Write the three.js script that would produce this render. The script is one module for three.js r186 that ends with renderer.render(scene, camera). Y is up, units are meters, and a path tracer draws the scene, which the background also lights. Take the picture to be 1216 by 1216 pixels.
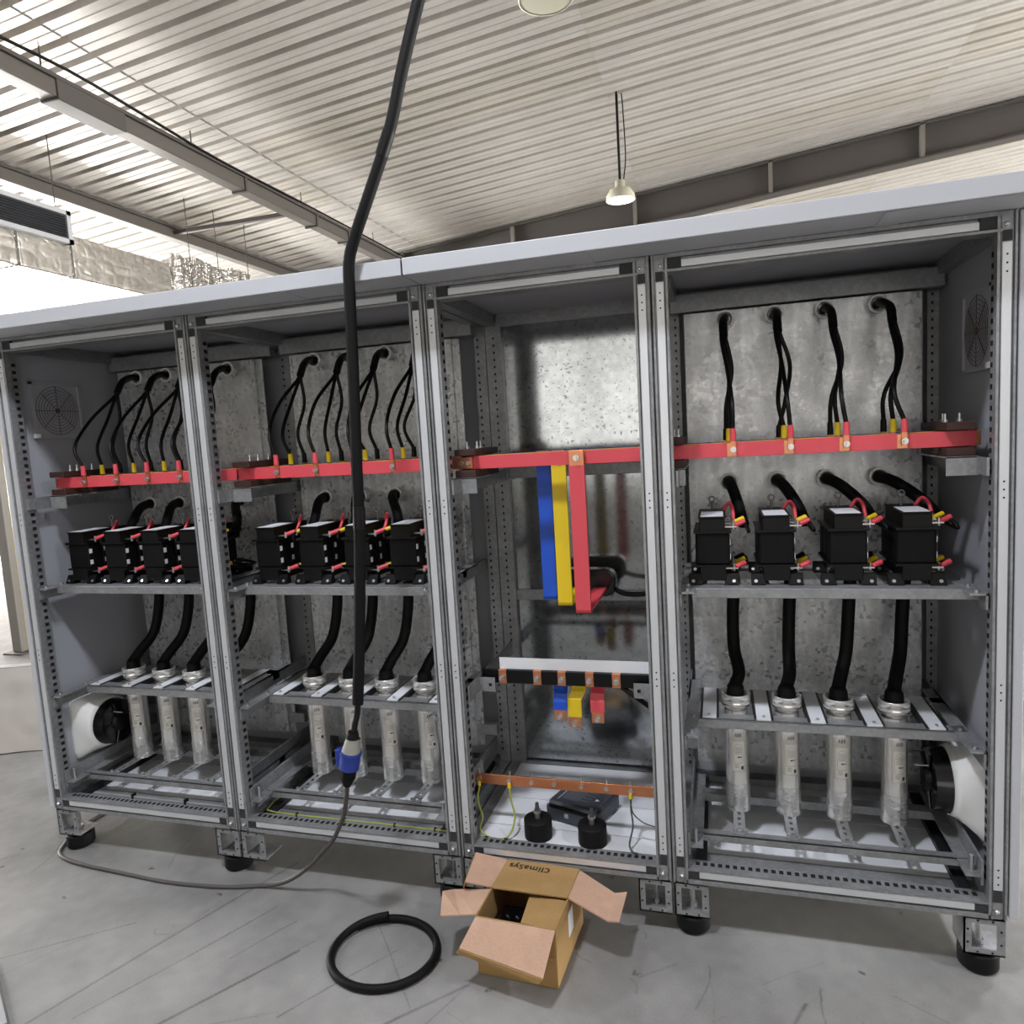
import * as THREE from 'three';
import { RoundedBoxGeometry } from 'three/addons/geometries/RoundedBoxGeometry.js';
import { mergeGeometries } from 'three/addons/utils/BufferGeometryUtils.js';
import { FontLoader } from 'three/addons/loaders/FontLoader.js';
import { TextGeometry } from 'three/addons/geometries/TextGeometry.js';
import { RectAreaLightUniformsLib } from 'three/addons/lights/RectAreaLightUniformsLib.js';

// ------------------------------------------------------------------ camera, light, exposure
const scene = new THREE.Scene();
scene.background = new THREE.Color(0x000000);
const camera = new THREE.PerspectiveCamera(71.947, 1, 0.05, 80);
camera.position.set(2.3899, 1.4247, 1.8878);
camera.up.set(0.02711786, 0.99261639, -0.11822576);
camera.lookAt(2.3899 - 0.28263842, 1.4247 - 0.10582983, 1.8878 - 0.95337064);
const renderer = new THREE.WebGLRenderer();
renderer.toneMapping = THREE.LinearToneMapping;
renderer.toneMappingExposure = 0.325;
renderer.shadowMap.enabled = true;
RectAreaLightUniformsLib.init();

const LAMP_POWER = 1250;          // high bay lamps, luminance of the lens
const WINDOW_POWER = 430;        // daylight in the low window band of the left wall
const windowLight = new THREE.RectAreaLight(0xfffdf8, WINDOW_POWER, 14, 1.3);
windowLight.position.set(-13.95, .9, -8);
windowLight.lookAt(0, .9, -8);
windowLight.name = 'window_daylight';
scene.add(windowLight);
const rightLight = new THREE.RectAreaLight(0xfffcf6, 215, 14, 1.3);   // the same window band in the right wall
rightLight.position.set(16.95, .9, -8); rightLight.lookAt(0, .9, -8);
rightLight.name = 'right_window_daylight'; scene.add(rightLight);
const FRONT_POWER = 1.15;         // daylight through the window band behind the camera
const frontLight = new THREE.RectAreaLight(0xf6f8ff, FRONT_POWER, 12, 3);
frontLight.position.set(4.5, 2, 10.9); frontLight.lookAt(4.5, 2, 0);
frontLight.name = 'front_window_daylight'; scene.add(frontLight);

// ------------------------------------------------------------------ helpers
let seed = 7;
const rnd = () => { seed = (seed * 1664525 + 1013904223) >>> 0; return seed / 4294967296; };
const taken = {};
function numbered(n) { const k = taken[n] = (taken[n] ?? -1) + 1; return k ? n + '_' + String(k).padStart(3, '0') : n; }
const origin = new WeakMap();
function thing(name, label, category, o = [0, 0, 0], group) {
  const g = new THREE.Group(); g.name = numbered(name); g.position.set(...o);
  g.userData = { label, category }; if (group) g.userData.group = group;
  origin.set(g, o); scene.add(g); return g;
}
function struct(name, o = [0, 0, 0]) {
  const g = new THREE.Group(); g.name = numbered(name); g.position.set(...o);
  g.userData = { kind: 'structure' }; origin.set(g, o); scene.add(g); return g;
}
// geometry given in world coordinates; becomes a child of its thing
function part(parent, name, geo, mat, label, kind) {
  const gs = Array.isArray(geo) ? mergeGeometries(geo.map(g => g.index ? g.toNonIndexed() : g)) : geo;
  const o = origin.get(parent) ?? [0, 0, 0];
  gs.translate(-o[0], -o[1], -o[2]);
  const m = new THREE.Mesh(gs, mat); m.name = name; m.castShadow = m.receiveShadow = true;
  if (label) m.userData.label = label; if (kind) m.userData.kind = kind;
  origin.set(m, o); parent.add(m); return m;
}
// shared geometry placed at a local position
function place(parent, name, geo, mat, pos, rot) {
  const m = new THREE.Mesh(geo, mat); m.name = name; m.castShadow = m.receiveShadow = true;
  m.position.set(...pos); if (rot) m.rotation.set(...rot); parent.add(m); return m;
}
function solo(name, label, category, geo, mat, group) {
  const gs = Array.isArray(geo) ? mergeGeometries(geo.map(g => g.index ? g.toNonIndexed() : g)) : geo;
  const m = new THREE.Mesh(gs, mat); m.name = numbered(name); m.castShadow = m.receiveShadow = true;
  m.userData = { label, category }; if (group) m.userData.group = group; scene.add(m); return m;
}
function copyOf(src, base, pos, label, rotY = 0) {
  const c = src.clone(); c.name = numbered(base); c.position.set(...pos); c.rotation.y = rotY;
  c.userData = { ...src.userData, label }; scene.add(c); return c;
}
const V = (x, y, z) => new THREE.Vector3(x, y, z);
const bx = (x0, x1, y0, y1, z0, z1) => new THREE.BoxGeometry(Math.abs(x1 - x0), Math.abs(y1 - y0), Math.abs(z1 - z0)).translate((x0 + x1) / 2, (y0 + y1) / 2, (z0 + z1) / 2);
const rb = (x0, x1, y0, y1, z0, z1, r = .003, s = 2) => new RoundedBoxGeometry(x1 - x0, y1 - y0, z1 - z0, s, r).translate((x0 + x1) / 2, (y0 + y1) / 2, (z0 + z1) / 2);
function cyl(a, b, r0, r1 = r0, seg = 16, open = false) {   // from a (radius r0) to b (radius r1)
  const A = V(...a), B = V(...b), d = B.clone().sub(A), L = d.length();
  const g = new THREE.CylinderGeometry(r1, r0, L, seg, 1, open);
  g.applyQuaternion(new THREE.Quaternion().setFromUnitVectors(V(0, 1, 0), d.normalize()));
  return g.translate((a[0] + b[0]) / 2, (a[1] + b[1]) / 2, (a[2] + b[2]) / 2);
}
function tube(pts, r, n = 32, seg = 8, tension = .5) {
  const c = new THREE.CatmullRomCurve3(pts.map(p => V(...p)), false, 'catmullrom', tension);
  return new THREE.TubeGeometry(c, n, r, seg, false);
}
function lathe(prof, seg = 24) { return new THREE.LatheGeometry(prof.map(p => new THREE.Vector2(p[0], p[1])), seg); }
function profY(pts, y0, y1) {    // outline [x, z] extruded upwards
  const s = new THREE.Shape(pts.map(p => new THREE.Vector2(p[0], -p[1])));
  return new THREE.ExtrudeGeometry(s, { depth: y1 - y0, bevelEnabled: false }).rotateX(-Math.PI / 2).translate(0, y0, 0);
}
function profX(pts, x0, x1) {    // outline [z, y] extruded along x
  const s = new THREE.Shape(pts.map(p => new THREE.Vector2(-p[0], p[1])));
  return new THREE.ExtrudeGeometry(s, { depth: x1 - x0, bevelEnabled: false }).rotateY(Math.PI / 2).translate(x0, 0, 0);
}
function profZ(pts, z0, z1) {    // outline [x, y] extruded along z
  const s = new THREE.Shape(pts.map(p => new THREE.Vector2(p[0], p[1])));
  return new THREE.ExtrudeGeometry(s, { depth: z1 - z0, bevelEnabled: false }).translate(0, 0, z0);
}
function slab(pts, th) {         // flat polygon in space given a thickness along its normal
  const p = pts.map(q => V(...q)), n = p.length;
  const nn = p[1].clone().sub(p[0]).cross(p[n - 1].clone().sub(p[0])).normalize().multiplyScalar(th / 2);
  const top = p.map(q => q.clone().add(nn)), bot = p.map(q => q.clone().sub(nn)), pos = [];
  const tri = (a, b, c) => pos.push(...a.toArray(), ...b.toArray(), ...c.toArray());
  for (let i = 1; i < n - 1; i++) { tri(top[0], top[i], top[i + 1]); tri(bot[0], bot[i + 1], bot[i]); }
  for (let i = 0; i < n; i++) { const j = (i + 1) % n; tri(top[i], bot[i], bot[j]); tri(top[i], bot[j], top[j]); }
  const g = new THREE.BufferGeometry();
  g.setAttribute('position', new THREE.Float32BufferAttribute(pos, 3)); g.computeVertexNormals();
  g.setAttribute('uv', new THREE.Float32BufferAttribute(new Float32Array(pos.length / 3 * 2), 2));
  return uvm(g);
}
function uvm(g, s = 1) {         // uv in metres by the facing of each face
  if (g.index) g = g.toNonIndexed();
  const p = g.attributes.position, uv = new Float32Array(p.count * 2), a = V(0, 0, 0), b = V(0, 0, 0), c = V(0, 0, 0);
  for (let i = 0; i < p.count; i += 3) {
    a.fromBufferAttribute(p, i); b.fromBufferAttribute(p, i + 1); c.fromBufferAttribute(p, i + 2);
    const n = b.clone().sub(a).cross(c.clone().sub(a)); const ax = Math.abs(n.x), ay = Math.abs(n.y), az = Math.abs(n.z);
    [a, b, c].forEach((q, k) => {
      const w = ay >= ax && ay >= az ? [q.x, q.z] : ax >= az ? [q.z, q.y] : [q.x, q.y];
      uv[(i + k) * 2] = w[0] * s; uv[(i + k) * 2 + 1] = w[1] * s;
    });
  }
  g.setAttribute('uv', new THREE.BufferAttribute(uv, 2)); return g;
}

// ------------------------------------------------------------------ textures
function hash(x, y) { let h = (x * 374761393 + y * 668265263) | 0; h = Math.imul(h ^ (h >>> 13), 1274126177); return ((h ^ (h >>> 16)) >>> 0) / 4294967296; }
function vnoise(x, y, per) {      // value noise that repeats every per cells
  const xi = Math.floor(x), yi = Math.floor(y), fx = x - xi, fy = y - yi, w = t => t * t * (3 - 2 * t);
  const m = v => ((v % per) + per) % per, u = w(fx), v = w(fy);
  const a = hash(m(xi), m(yi)), b = hash(m(xi + 1), m(yi)), c = hash(m(xi), m(yi + 1)), d = hash(m(xi + 1), m(yi + 1));
  return a + (b - a) * u + (c - a) * v + (a - b - c + d) * u * v;
}
function tex(n, m, fn, srgb = true) {
  const d = new Uint8Array(n * m * 4);
  for (let j = 0; j < m; j++) for (let i = 0; i < n; i++) {
    const c = fn(i, j), k = (j * n + i) * 4;
    for (let q = 0; q < 3; q++) d[k + q] = Math.max(0, Math.min(255, c[q])); d[k + 3] = 255;
  }
  const t = new THREE.DataTexture(d, n, m); t.wrapS = t.wrapT = THREE.RepeatWrapping;
  t.magFilter = THREE.LinearFilter; t.minFilter = THREE.LinearMipmapLinearFilter; t.generateMipmaps = true;
  if (srgb) t.colorSpace = THREE.SRGBColorSpace; t.needsUpdate = true; return t;
}
// concrete of the workshop floor, a tile of 4 by 4 metres, with scuffs and tyre marks
const CN = 1536;
const scr = new Float32Array(CN * CN);
function scratch(x0, z0, x1, z1, w, k) {      // metres on the floor
  const L = Math.hypot(x1 - x0, z1 - z0), n = Math.ceil(L * CN / 4 * 1.6), bend = (rnd() - .5) * .03;
  for (let i = 0; i <= n; i++) {
    const t = i / n, o = bend * Math.sin(t * 3.14), x = x0 + (x1 - x0) * t + o, z = z0 + (z1 - z0) * t - o;
    const cx = (((x / 4) % 1 + 1) % 1) * CN, cz = (((z / 4) % 1 + 1) % 1) * CN, R = Math.max(1, Math.ceil(w / 4 * CN));
    const fade = k * (.45 + .55 * vnoise(t * 9 + x0 * 7, z0 * 13, 64));
    for (let b = -R; b <= R; b++) for (let a = -R; a <= R; a++) {
      const q = Math.max(0, 1 - Math.hypot(a, b) / (R + .3)), id = ((Math.floor(cz + b) + CN) % CN) * CN + (Math.floor(cx + a) + CN) % CN;
      scr[id] = Math.max(scr[id], q * fade);
    }
  }
}
for (const [a, b, c, d, w, k] of [[.62, .72, .95, -.1, .0035, 42], [.75, .62, 1.02, .12, .002, 35], [.98, .6, 1.2, .28, .003, 45], [1.5, .52, 1.72, .3, .003, 40], [1.28, .5, 1.48, .22, .0025, 38], [.2, .6, .62, .28, .0025, 30], [1.02, .35, 1.12, .17, .002, 30], [2.5, .34, 2.56, .18, .003, 40], [2.62, .3, 2.6, .12, .002, 34], [2.3, .25, 2.33, .1, .002, 26], [1.72, .55, 2.1, .42, .002, 22], [1.6, .4, 1.35, .1, .002, 24]]) scratch(a, b, c, d, w, k);
for (let i = 0; i < 260; i++) { const x = rnd() * 4, z = rnd() * 4, a = rnd() * 6.28, L = .02 + rnd() * rnd() * .3; scratch(x, z, x + Math.cos(a) * L, z + Math.sin(a) * L, .001 + rnd() * .0015, 8 + rnd() * 16); }
for (let i = 0; i < 90; i++) { const x = rnd() * 4, z = rnd() * 4; scratch(x, z, x + .004 + rnd() * .01, z + rnd() * .006, .003, 30 + rnd() * 60); }
const concreteMap = tex(CN, CN, (i, j) => {
  const u = i / CN, v = j / CN;
  const n1 = vnoise(u * 9, v * 9, 9), n2 = vnoise(u * 34, v * 34, 34), n3 = vnoise(u * 130, v * 130, 130), n4 = hash(i, j);
  let t = 131 + (n1 - .5) * 26 + (n2 - .5) * 16 + (n3 - .5) * 9 + (n4 - .5) * 7;
  t -= scr[j * CN + i] * 1.15;
  return [t * 1.005, t * .997, t * .98];
});
// spangled zinc: crystal cells of different tone with dark flecks, half a metre per tile
const SN = 768, cells = [];
for (let i = 0; i < 42; i++) for (let j = 0; j < 42; j++) cells.push([(i + rnd()) / 42, (j + rnd()) / 42, rnd(), rnd()]);
function spangle(u, v) {
  let best = 9, id = 0; const ci = Math.floor(u * 42), cj = Math.floor(v * 42);
  for (let a = -1; a <= 1; a++) for (let b = -1; b <= 1; b++) {
    const ii = (ci + a + 42) % 42, jj = (cj + b + 42) % 42, c = cells[ii * 42 + jj];
    let dx = Math.abs(c[0] - u), dy = Math.abs(c[1] - v); if (dx > .5) dx = 1 - dx; if (dy > .5) dy = 1 - dy;
    const d = dx * dx * (1 + c[3] * 2) + dy * dy * (3 - c[3] * 2); if (d < best) { best = d; id = ii * 42 + jj; }
  }
  return cells[id][2];
}
const spMap = tex(SN, SN, (i, j) => {
  const u = i / SN, v = j / SN, s = spangle(u, v);
  const f = vnoise(u * 120, v * 84, 5040), g = vnoise(u * 48, v * 8, 8), w = vnoise(u * 5, v * 5, 5);
  const fleck = f > .68 && w > .3 ? (f - .68) * 160 : 0;
  const t = 190 + (s - .5) * 30 + (g - .5) * 22 + (w - .5) * 26 - fleck * .55 + (hash(i, j) - .5) * 8;
  return [t * .99, t, t * 1.01];
});
const spRough = tex(256, 256, (i, j) => { const u = i / 256, v = j / 256; const t = 90 + spangle(u, v) * 70 + vnoise(u * 12, v * 12, 12) * 40; return [t, t, t]; }, false);
// smooth sheet of the middle bay: fine rolling lines with small dark specks
const sheetMap = tex(512, 512, (i, j) => {
  const u = i / 512, v = j / 512, f = vnoise(u * 90, v * 110, 110 * 90), w = vnoise(u * 5 + 2, v * 5, 5);
  const speck = f > .8 ? (40 + 50 * w) * Math.min(1, (f - .8) * 6) : 0;
  const t = 196 + (vnoise(u * 6, v * 6, 6) - .5) * 22 + (vnoise(u * 44, v * 44, 44) - .5) * 20 + (hash(3, j) - .5) * 6 - speck;
  return [t, t * 1.0, t * .995];
});
const deckMap = tex(512, 256, (i, j) => {
  const u = i / 512, v = j / 256, t = 214 + (vnoise(u * 8, v * 8, 8) - .5) * 10 + (vnoise(u * 3, v * 64, 64) - .5) * 14 + (vnoise(u * 60, v * 60, 60) - .5) * 6;
  return [t * 1.0, t * .98, t * .962];
});
const zincMap = tex(256, 256, (i, j) => {
  const u = i / 256, v = j / 256, t = 205 + (vnoise(u * 30, v * 30, 30) - .5) * 26 + (vnoise(u * 7, v * 7, 7) - .5) * 22 + (hash(i, j) - .5) * 10;
  return [t, t, t * .99];
});
const foilBump = tex(256, 256, (i, j) => {
  const u = i / 256, v = j / 256; let t = 0, a = 1;
  for (const f of [5, 11, 23]) { t += a * Math.abs(vnoise(u * f, v * f, f) - .5) * 2; a *= .55; }
  t = t * 150; return [t, t, t];
}, false);
const boardMap = tex(256, 256, (i, j) => { const u = i / 256, v = j / 256, t = 235 + (vnoise(u * 40, v * 160, 160) - .5) * 16 + (hash(i, j) - .5) * 10 + (vnoise(u * 5, v * 5, 5) - .5) * 14; return [t, t, t]; });
function rep(t, x, y = x) { const c = t.clone(); c.repeat.set(x, y); c.needsUpdate = true; return c; }
function printTex(w, h, draw, bg) {
  const c = document.createElement('canvas'); c.width = w; c.height = h; const g = c.getContext('2d');
  g.fillStyle = bg; g.fillRect(0, 0, w, h); draw(g); const t = new THREE.CanvasTexture(c); t.colorSpace = THREE.SRGBColorSpace; return t;
}

// ------------------------------------------------------------------ materials
const S = (o) => new THREE.MeshStandardMaterial({ side: THREE.DoubleSide, ...o });
const PH = (o) => new THREE.MeshPhysicalMaterial({ side: THREE.DoubleSide, ...o });
const M = {
  concrete: S({ map: rep(concreteMap, .25), roughness: .62, bumpMap: rep(concreteMap, .25), bumpScale: .0006 }),
  deck: S({ map: rep(deckMap, .5, 1), metalness: .55, roughness: .4 }),
  deck2: S({ map: rep(deckMap, .5, 1), color: 0xf5f3ef, metalness: .55, roughness: .44 }),
  wall: S({ color: 0x8f8d88, roughness: .9 }),
  zinc: S({ color: 0xb4b6ba, map: rep(zincMap, 4), metalness: .4, roughness: .42 }),
  strip: S({ color: 0xd2d4d8, metalness: .45, roughness: .38 }),
  block: S({ color: 0x2b2c30, roughness: .6 }),
  hole: S({ color: 0x0c0c0e, roughness: .9 }),
  galv: S({ map: rep(spMap, 2.2), metalness: .55, roughness: .62, roughnessMap: rep(spRough, 2.2) }),
  sheet: S({ map: rep(sheetMap, 1.6), color: 0xd2d6da, metalness: .92, roughness: .12 }),
  paint: S({ color: 0xb9bbc0, roughness: .38 }),
  panel: S({ color: 0xa3a5ac, roughness: .5 }),
  white: S({ color: 0xdcdee2, roughness: .45 }),
  whitePlastic: S({ color: 0xe2e2e0, roughness: .4 }),
  wire: S({ color: 0x57504c, roughness: .5 }),
  dark: S({ color: 0x202124, roughness: .55, metalness: .2 }),
  black: PH({ color: 0x070708, roughness: .45, specularIntensity: .5 }),
  blackMatte: PH({ color: 0x080809, roughness: .62, specularIntensity: .4 }),
  blackGloss: S({ color: 0x0b0b0d, roughness: .18 }),
  rubber: PH({ color: 0x0b0b0c, roughness: .6, specularIntensity: .5 }),
  red: S({ color: 0xd64a55, roughness: .48 }),
  yellow: S({ color: 0xe6c71c, roughness: .48 }),
  blue: S({ color: 0x1450c4, roughness: .45 }),
  copper: S({ color: 0xd08d68, metalness: .9, roughness: .34 }),
  brown: S({ color: 0x3a201b, roughness: .6 }),
  steel: S({ color: 0xc9cacc, metalness: .95, roughness: .3 }),
  can: S({ color: 0xeeedea, metalness: .75, roughness: .26 }),
  film: S({ color: 0xe6e6e4, metalness: .8, roughness: .2, bumpMap: rep(foilBump, .8), bumpScale: .0016 }),
  foil: S({ color: 0xe2dfda, metalness: .95, roughness: .2, bumpMap: rep(foilBump, 2), bumpScale: .05 }),
  foilSmooth: S({ color: 0xdcd8d2, metalness: .9, roughness: .26, bumpMap: rep(foilBump, .8), bumpScale: .015 }),
  greenYellow: S({ color: 0x939a4a, roughness: .5 }),
  girder: S({ color: 0x4c4845, roughness: .62, metalness: .2 }),
  tube: S({ color: 0x5a5652, roughness: .5, metalness: .3 }),
  girder2: S({ color: 0x77736d, roughness: .55, metalness: .3 }),
  grille: S({ color: 0x9a9a9b, roughness: .5 }),
  print: S({ color: 0x37291a, roughness: .8 }),
  kraft: S({ color: 0xb08c58, map: rep(boardMap, 6), roughness: .85 }),
  kraftIn: S({ color: 0xcba68d, map: rep(boardMap, 6), roughness: .88 }),
  grey: S({ color: 0x3b3e45, roughness: .45 }),
  plugBlue: S({ color: 0x1d3487, roughness: .5 }),
  plugGrey: S({ color: 0x8d8a83, roughness: .5 }),
  cordGrey: S({ color: 0x4a4644, roughness: .6 }),
  lampBody: S({ color: 0xb9b6a4, roughness: .45 }),
  navy: S({ color: 0x1a2036, roughness: .6 }),
  orange: S({ color: 0xb9822e, roughness: .5 }),
  wood: S({ color: 0xa88a5e, roughness: .8 }),
};

// ------------------------------------------------------------------ the building
const SL = 0.0924, roofY = x => 5 + SL * (x - 2.39);
{
  const f = struct('floor');
  part(f, 'floor_slab', uvm(bx(-14, 17, -.2, 0, -16, 11)), M.concrete);
  const glow = S({ color: 0xffffff, emissive: 0xfff3df, emissiveIntensity: 1.5, roughness: .5 });
  // side walls, each with a low band of windows
  for (const [side, n, xi, d] of [['left', 1, -14, -1], ['right', 3, 17, 1]]) {
    const L = (p, q) => [Math.min(xi + d * p, xi + d * q), Math.max(xi + d * p, xi + d * q)];
    const w = struct('wall_' + side);
    for (const [y0, y1, z0, z1] of [[-.2, .2, -16, 11], [1.6, 6.9, -16, 11], [.2, 1.6, -16, -15], [.2, 1.6, -1, 11]]) part(w, 'wall_panel', bx(...L(0, .3), y0, y1, z0, z1), M.wall);
    const win = struct('window_' + n);
    for (let i = 0; i < 10; i++) {
      const z0 = -15 + i * 1.4;
      part(win, 'window_pane', bx(...L(.13, .15), .22, 1.58, z0 + .04, z0 + 1.36), glow);
      part(win, 'window_mullion', bx(...L(.02, .2), .2, 1.6, z0 - .04, z0 + .04), M.girder2);
    }
  }
  const wb = struct('wall_back'); part(wb, 'wall_panel', bx(-14.3, 17.3, -.2, 6.9, -16.3, -16), M.wall);
  const wf = struct('wall_front'); for (const q of [bx(-14.3, -1.5, -.2, 6.9, 11, 11.3), bx(10.5, 17.3, -.2, 6.9, 11, 11.3), bx(-1.5, 10.5, 3.5, 6.9, 11, 11.3), bx(-1.5, 10.5, -.2, .5, 11, 11.3)]) part(wf, 'wall_panel', q, M.wall);
  const w2 = struct('window_2');
  for (let i = 0; i < 8; i++) { part(w2, 'window_pane', bx(-1.46 + i * 1.5, -.04 + i * 1.5, .52, 3.48, 11.12, 11.14), glow); part(w2, 'window_mullion', bx(-1.54 + i * 1.5, -1.46 + i * 1.5, .5, 3.5, 11.02, 11.2), M.girder2); }
  // profiled steel roof deck: sheets of four ribs, lapped every 3.6 m, falling to the left
  const pr = []; const pitch = .235;
  for (let k = 0; k < 4; k++) { const o = k * pitch; pr.push([o, 0], [o + .072, 0], [o + .08, .006], [o + .088, 0], [o + .166, 0], [o + .172, .1], [o + .228, .1]); }
  pr.push([4 * pitch, 0]);
  const pos = [], nor = [], uv = [], LX = 3.62;
  for (let i = 0; i < pr.length - 1; i++) {
    const [z0, y0] = pr[i], [z1, y1] = pr[i + 1], n = V(0, -(z1 - z0), y1 - y0).normalize();
    const q = [[0, y0, z0], [LX, y0, z0], [LX, y1, z1], [0, y0, z0], [LX, y1, z1], [0, y1, z1]];
    for (const p of q) { pos.push(...p); nor.push(n.x, n.y, n.z); uv.push(p[0], p[2]); }
  }
  const sheet = new THREE.BufferGeometry();
  sheet.setAttribute('position', new THREE.Float32BufferAttribute(pos, 3)); sheet.setAttribute('normal', new THREE.Float32BufferAttribute(nor, 3)); sheet.setAttribute('uv', new THREE.Float32BufferAttribute(uv, 2));
  const ceil = struct('ceiling');
  for (let ix = 0; ix < 9; ix++) for (let iz = 0; iz < 29; iz++) {
    const x0 = -13.02 + ix * 3.6, z0 = -16 + iz * 4 * pitch;
    const m = place(ceil, 'deck_sheet', sheet, (ix * 5 + iz * 3) % 4 ? M.deck : M.deck2, [x0, roofY(x0) + (ix % 2) * .004, z0]);
    m.rotation.z = Math.atan(SL);
  }
  part(ceil, 'roof_board', slab([[-14.9, roofY(-14.9) + .17, -16.2], [17.6, roofY(17.6) + .17, -16.2], [17.6, roofY(17.6) + .17, 11.3], [-14.9, roofY(-14.9) + .17, 11.3]], .1), M.wall);
}
// rafter beam behind the cabinets
{
  const g = thing('roof_beam', 'deep dark steel roof beam with vertical stiffeners behind the cabinets', 'beam', [0, 4.5, -9.2]);
  const y0 = x => 4.36 + .0924 * (x - .5), y1 = x => roofY(x) - .03;
  const strip4 = (ya, yb, z0, z1) => profZ([[-13.9, ya(-13.9)], [16.9, ya(16.9)], [16.9, yb(16.9)], [-13.9, yb(-13.9)]], z0, z1);
  part(g, 'web', strip4(y0, y1, -9.21, -9.19), M.girder);
  part(g, 'bottom_flange', strip4(x => y0(x) - .02, y0, -9.31, -9.09), M.girder);
  part(g, 'top_flange', strip4(x => y1(x) - .02, y1, -9.3, -9.1), M.girder);
  for (let i = 0; i < 15; i++) { const x = -12 + i * 1.9; part(g, 'stiffener', bx(x - .025, x + .025, y0(x) + .005, y1(x) + .01, -9.19, -9.1), M.girder2); }
}
// long square tubes hung under the deck
function hungTube(label, x0, x1, y0, y1, z0, z1, rods) {
  const g = thing('ceiling_tube', label, 'tube', [x0, y0, (z0 + z1) / 2], 'square tubes hung under the roof deck');
  part(g, 'tube', rb(x0, x1, y0, y1, z0, z1, .012), M.tube);
  part(g, 'top_channel', bx(x0 - .015, x1 + .02, y1, y1 + .03, z0, z1), M.girder);
  for (const z of rods) part(g, 'hanger_rod', cyl([(x0 + x1) / 2, y1, z], [(x0 + x1) / 2, roofY((x0 + x1) / 2) + .03, z], .006), M.girder);
  return g;
}
const tubeA = hungTube('long grey ceiling tube with a dark sleeve, nearer the hanging cable', -2.51, -2.36, 4.2, 4.33, -9, 7, [-8, -6.1, -4.2, -2.6, -.5, 2, 5]);
part(tubeA, 'sleeve', rb(-2.53, -2.345, 4.18, 4.345, -3.3, -2.64, .012), M.girder, 'dark joining sleeve');
part(tubeA, 'cable', tube([[-2.34, 4.38, -9], [-2.33, 4.37, -6], [-2.34, 4.36, -4.5], [-2.32, 4.39, -3.5], [-2.35, 4.44, -2.8], [-2.32, 4.39, -2], [-2.34, 4.36, -.5], [-2.33, 4.37, 6]], .014, 60, 6), M.black);
for (const z of [-4.9, -6.3, -7.1]) part(tubeA, 'clamp', bx(-2.525, -2.345, 4.185, 4.365, z - .02, z + .02), M.girder);
const tubeB = hungTube('long grey ceiling tube above the foil-wrapped air duct', -4.4, -4.25, 4.22, 4.345, -9, 7, [-8, -5.5, -3, 0, 3]);
solo('cross_tube', 'thin dark crossbar joining the two long ceiling tubes', 'tube', rb(-4.245, -2.515, 4.265, 4.315, -6.03, -5.97, .006), M.girder);
// air duct with a wall diffuser
{
  const d = thing('air_duct', 'silver foil-wrapped rectangular air duct under the roof at the left', 'duct', [-3.75, 3.22, -3.8]);
  const duct = (z0, z1, o) => uvm(rb(-3.9 - o, -3.6 + o, 3.22 - o, 3.635 + o, z0, z1, .02));
  part(d, 'duct_section', duct(-3.2, 2.4, 0), M.foilSmooth);
  part(d, 'duct_section', duct(-3.77, -3.205, .004), M.foilSmooth);
  part(d, 'duct_section', duct(-5.1, -3.775, .002), M.foilSmooth);
  for (const z of [-3.2, -3.772]) part(d, 'seam_tape', rb(-3.912, -3.588, 3.208, 3.647, z - .01, z + .01, .008), M.foil);
  // crumpled foil end
  const cg = new THREE.BoxGeometry(.34, .54, 1.55, 8, 12, 44); const p = cg.attributes.position;
  for (let i = 0; i < p.count; i++) {
    const x = p.getX(i), y = p.getY(i), z = p.getZ(i), n = vnoise(z * 10 + 40, y * 2 + x * 2 + 20, 99) - .5, m = vnoise(z * 26 + 40, y * 3 + x * 3 + 20, 99) - .5;
    p.setXYZ(i, x * (1 + n * .5) + m * .07, y * (1 + n * .16) + m * .03 + (z < 0 ? -z * .1 : 0), z);
  }
  cg.computeVertexNormals();
  part(d, 'crumpled_wrap', cg.translate(-3.77, 3.5, -5.87), M.foil, 'crumpled foil wrap');
  for (const z of [-5.4, -5.9, -6.5]) part(d, 'hanger_rod', cyl([-3.57, 3.3, z], [-3.57, roofY(-3.57) + .03, z], .005), M.girder);
  const g = thing('air_diffuser', 'white framed air outlet with dark slats under the roof', 'vent', [-3.56, 3.5, -3.2]);
  part(g, 'frame', [bx(-3.585, -3.53, 3.785, 3.83, -3.75, -2.4), bx(-3.585, -3.53, 3.52, 3.562, -3.75, -2.4), bx(-3.585, -3.53, 3.52, 3.83, -3.75, -3.7), bx(-3.585, -3.53, 3.52, 3.83, -2.45, -2.4)], M.paint);
  part(g, 'back', bx(-3.583, -3.555, 3.53, 3.82, -3.74, -2.41), M.dark);
  for (let i = 0; i < 9; i++) part(g, 'slat', bx(-.01, .01, -.0025, .0025, -.62, .62).rotateZ(-.6).translate(-3.542, 3.58 + i * .0238, -3.075), M.grey);
  part(g, 'hanger_rod', cyl([-3.545, 3.83, -3.6], [-3.545, roofY(-3.545) + .03, -3.6], .005), M.girder);
}
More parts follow.
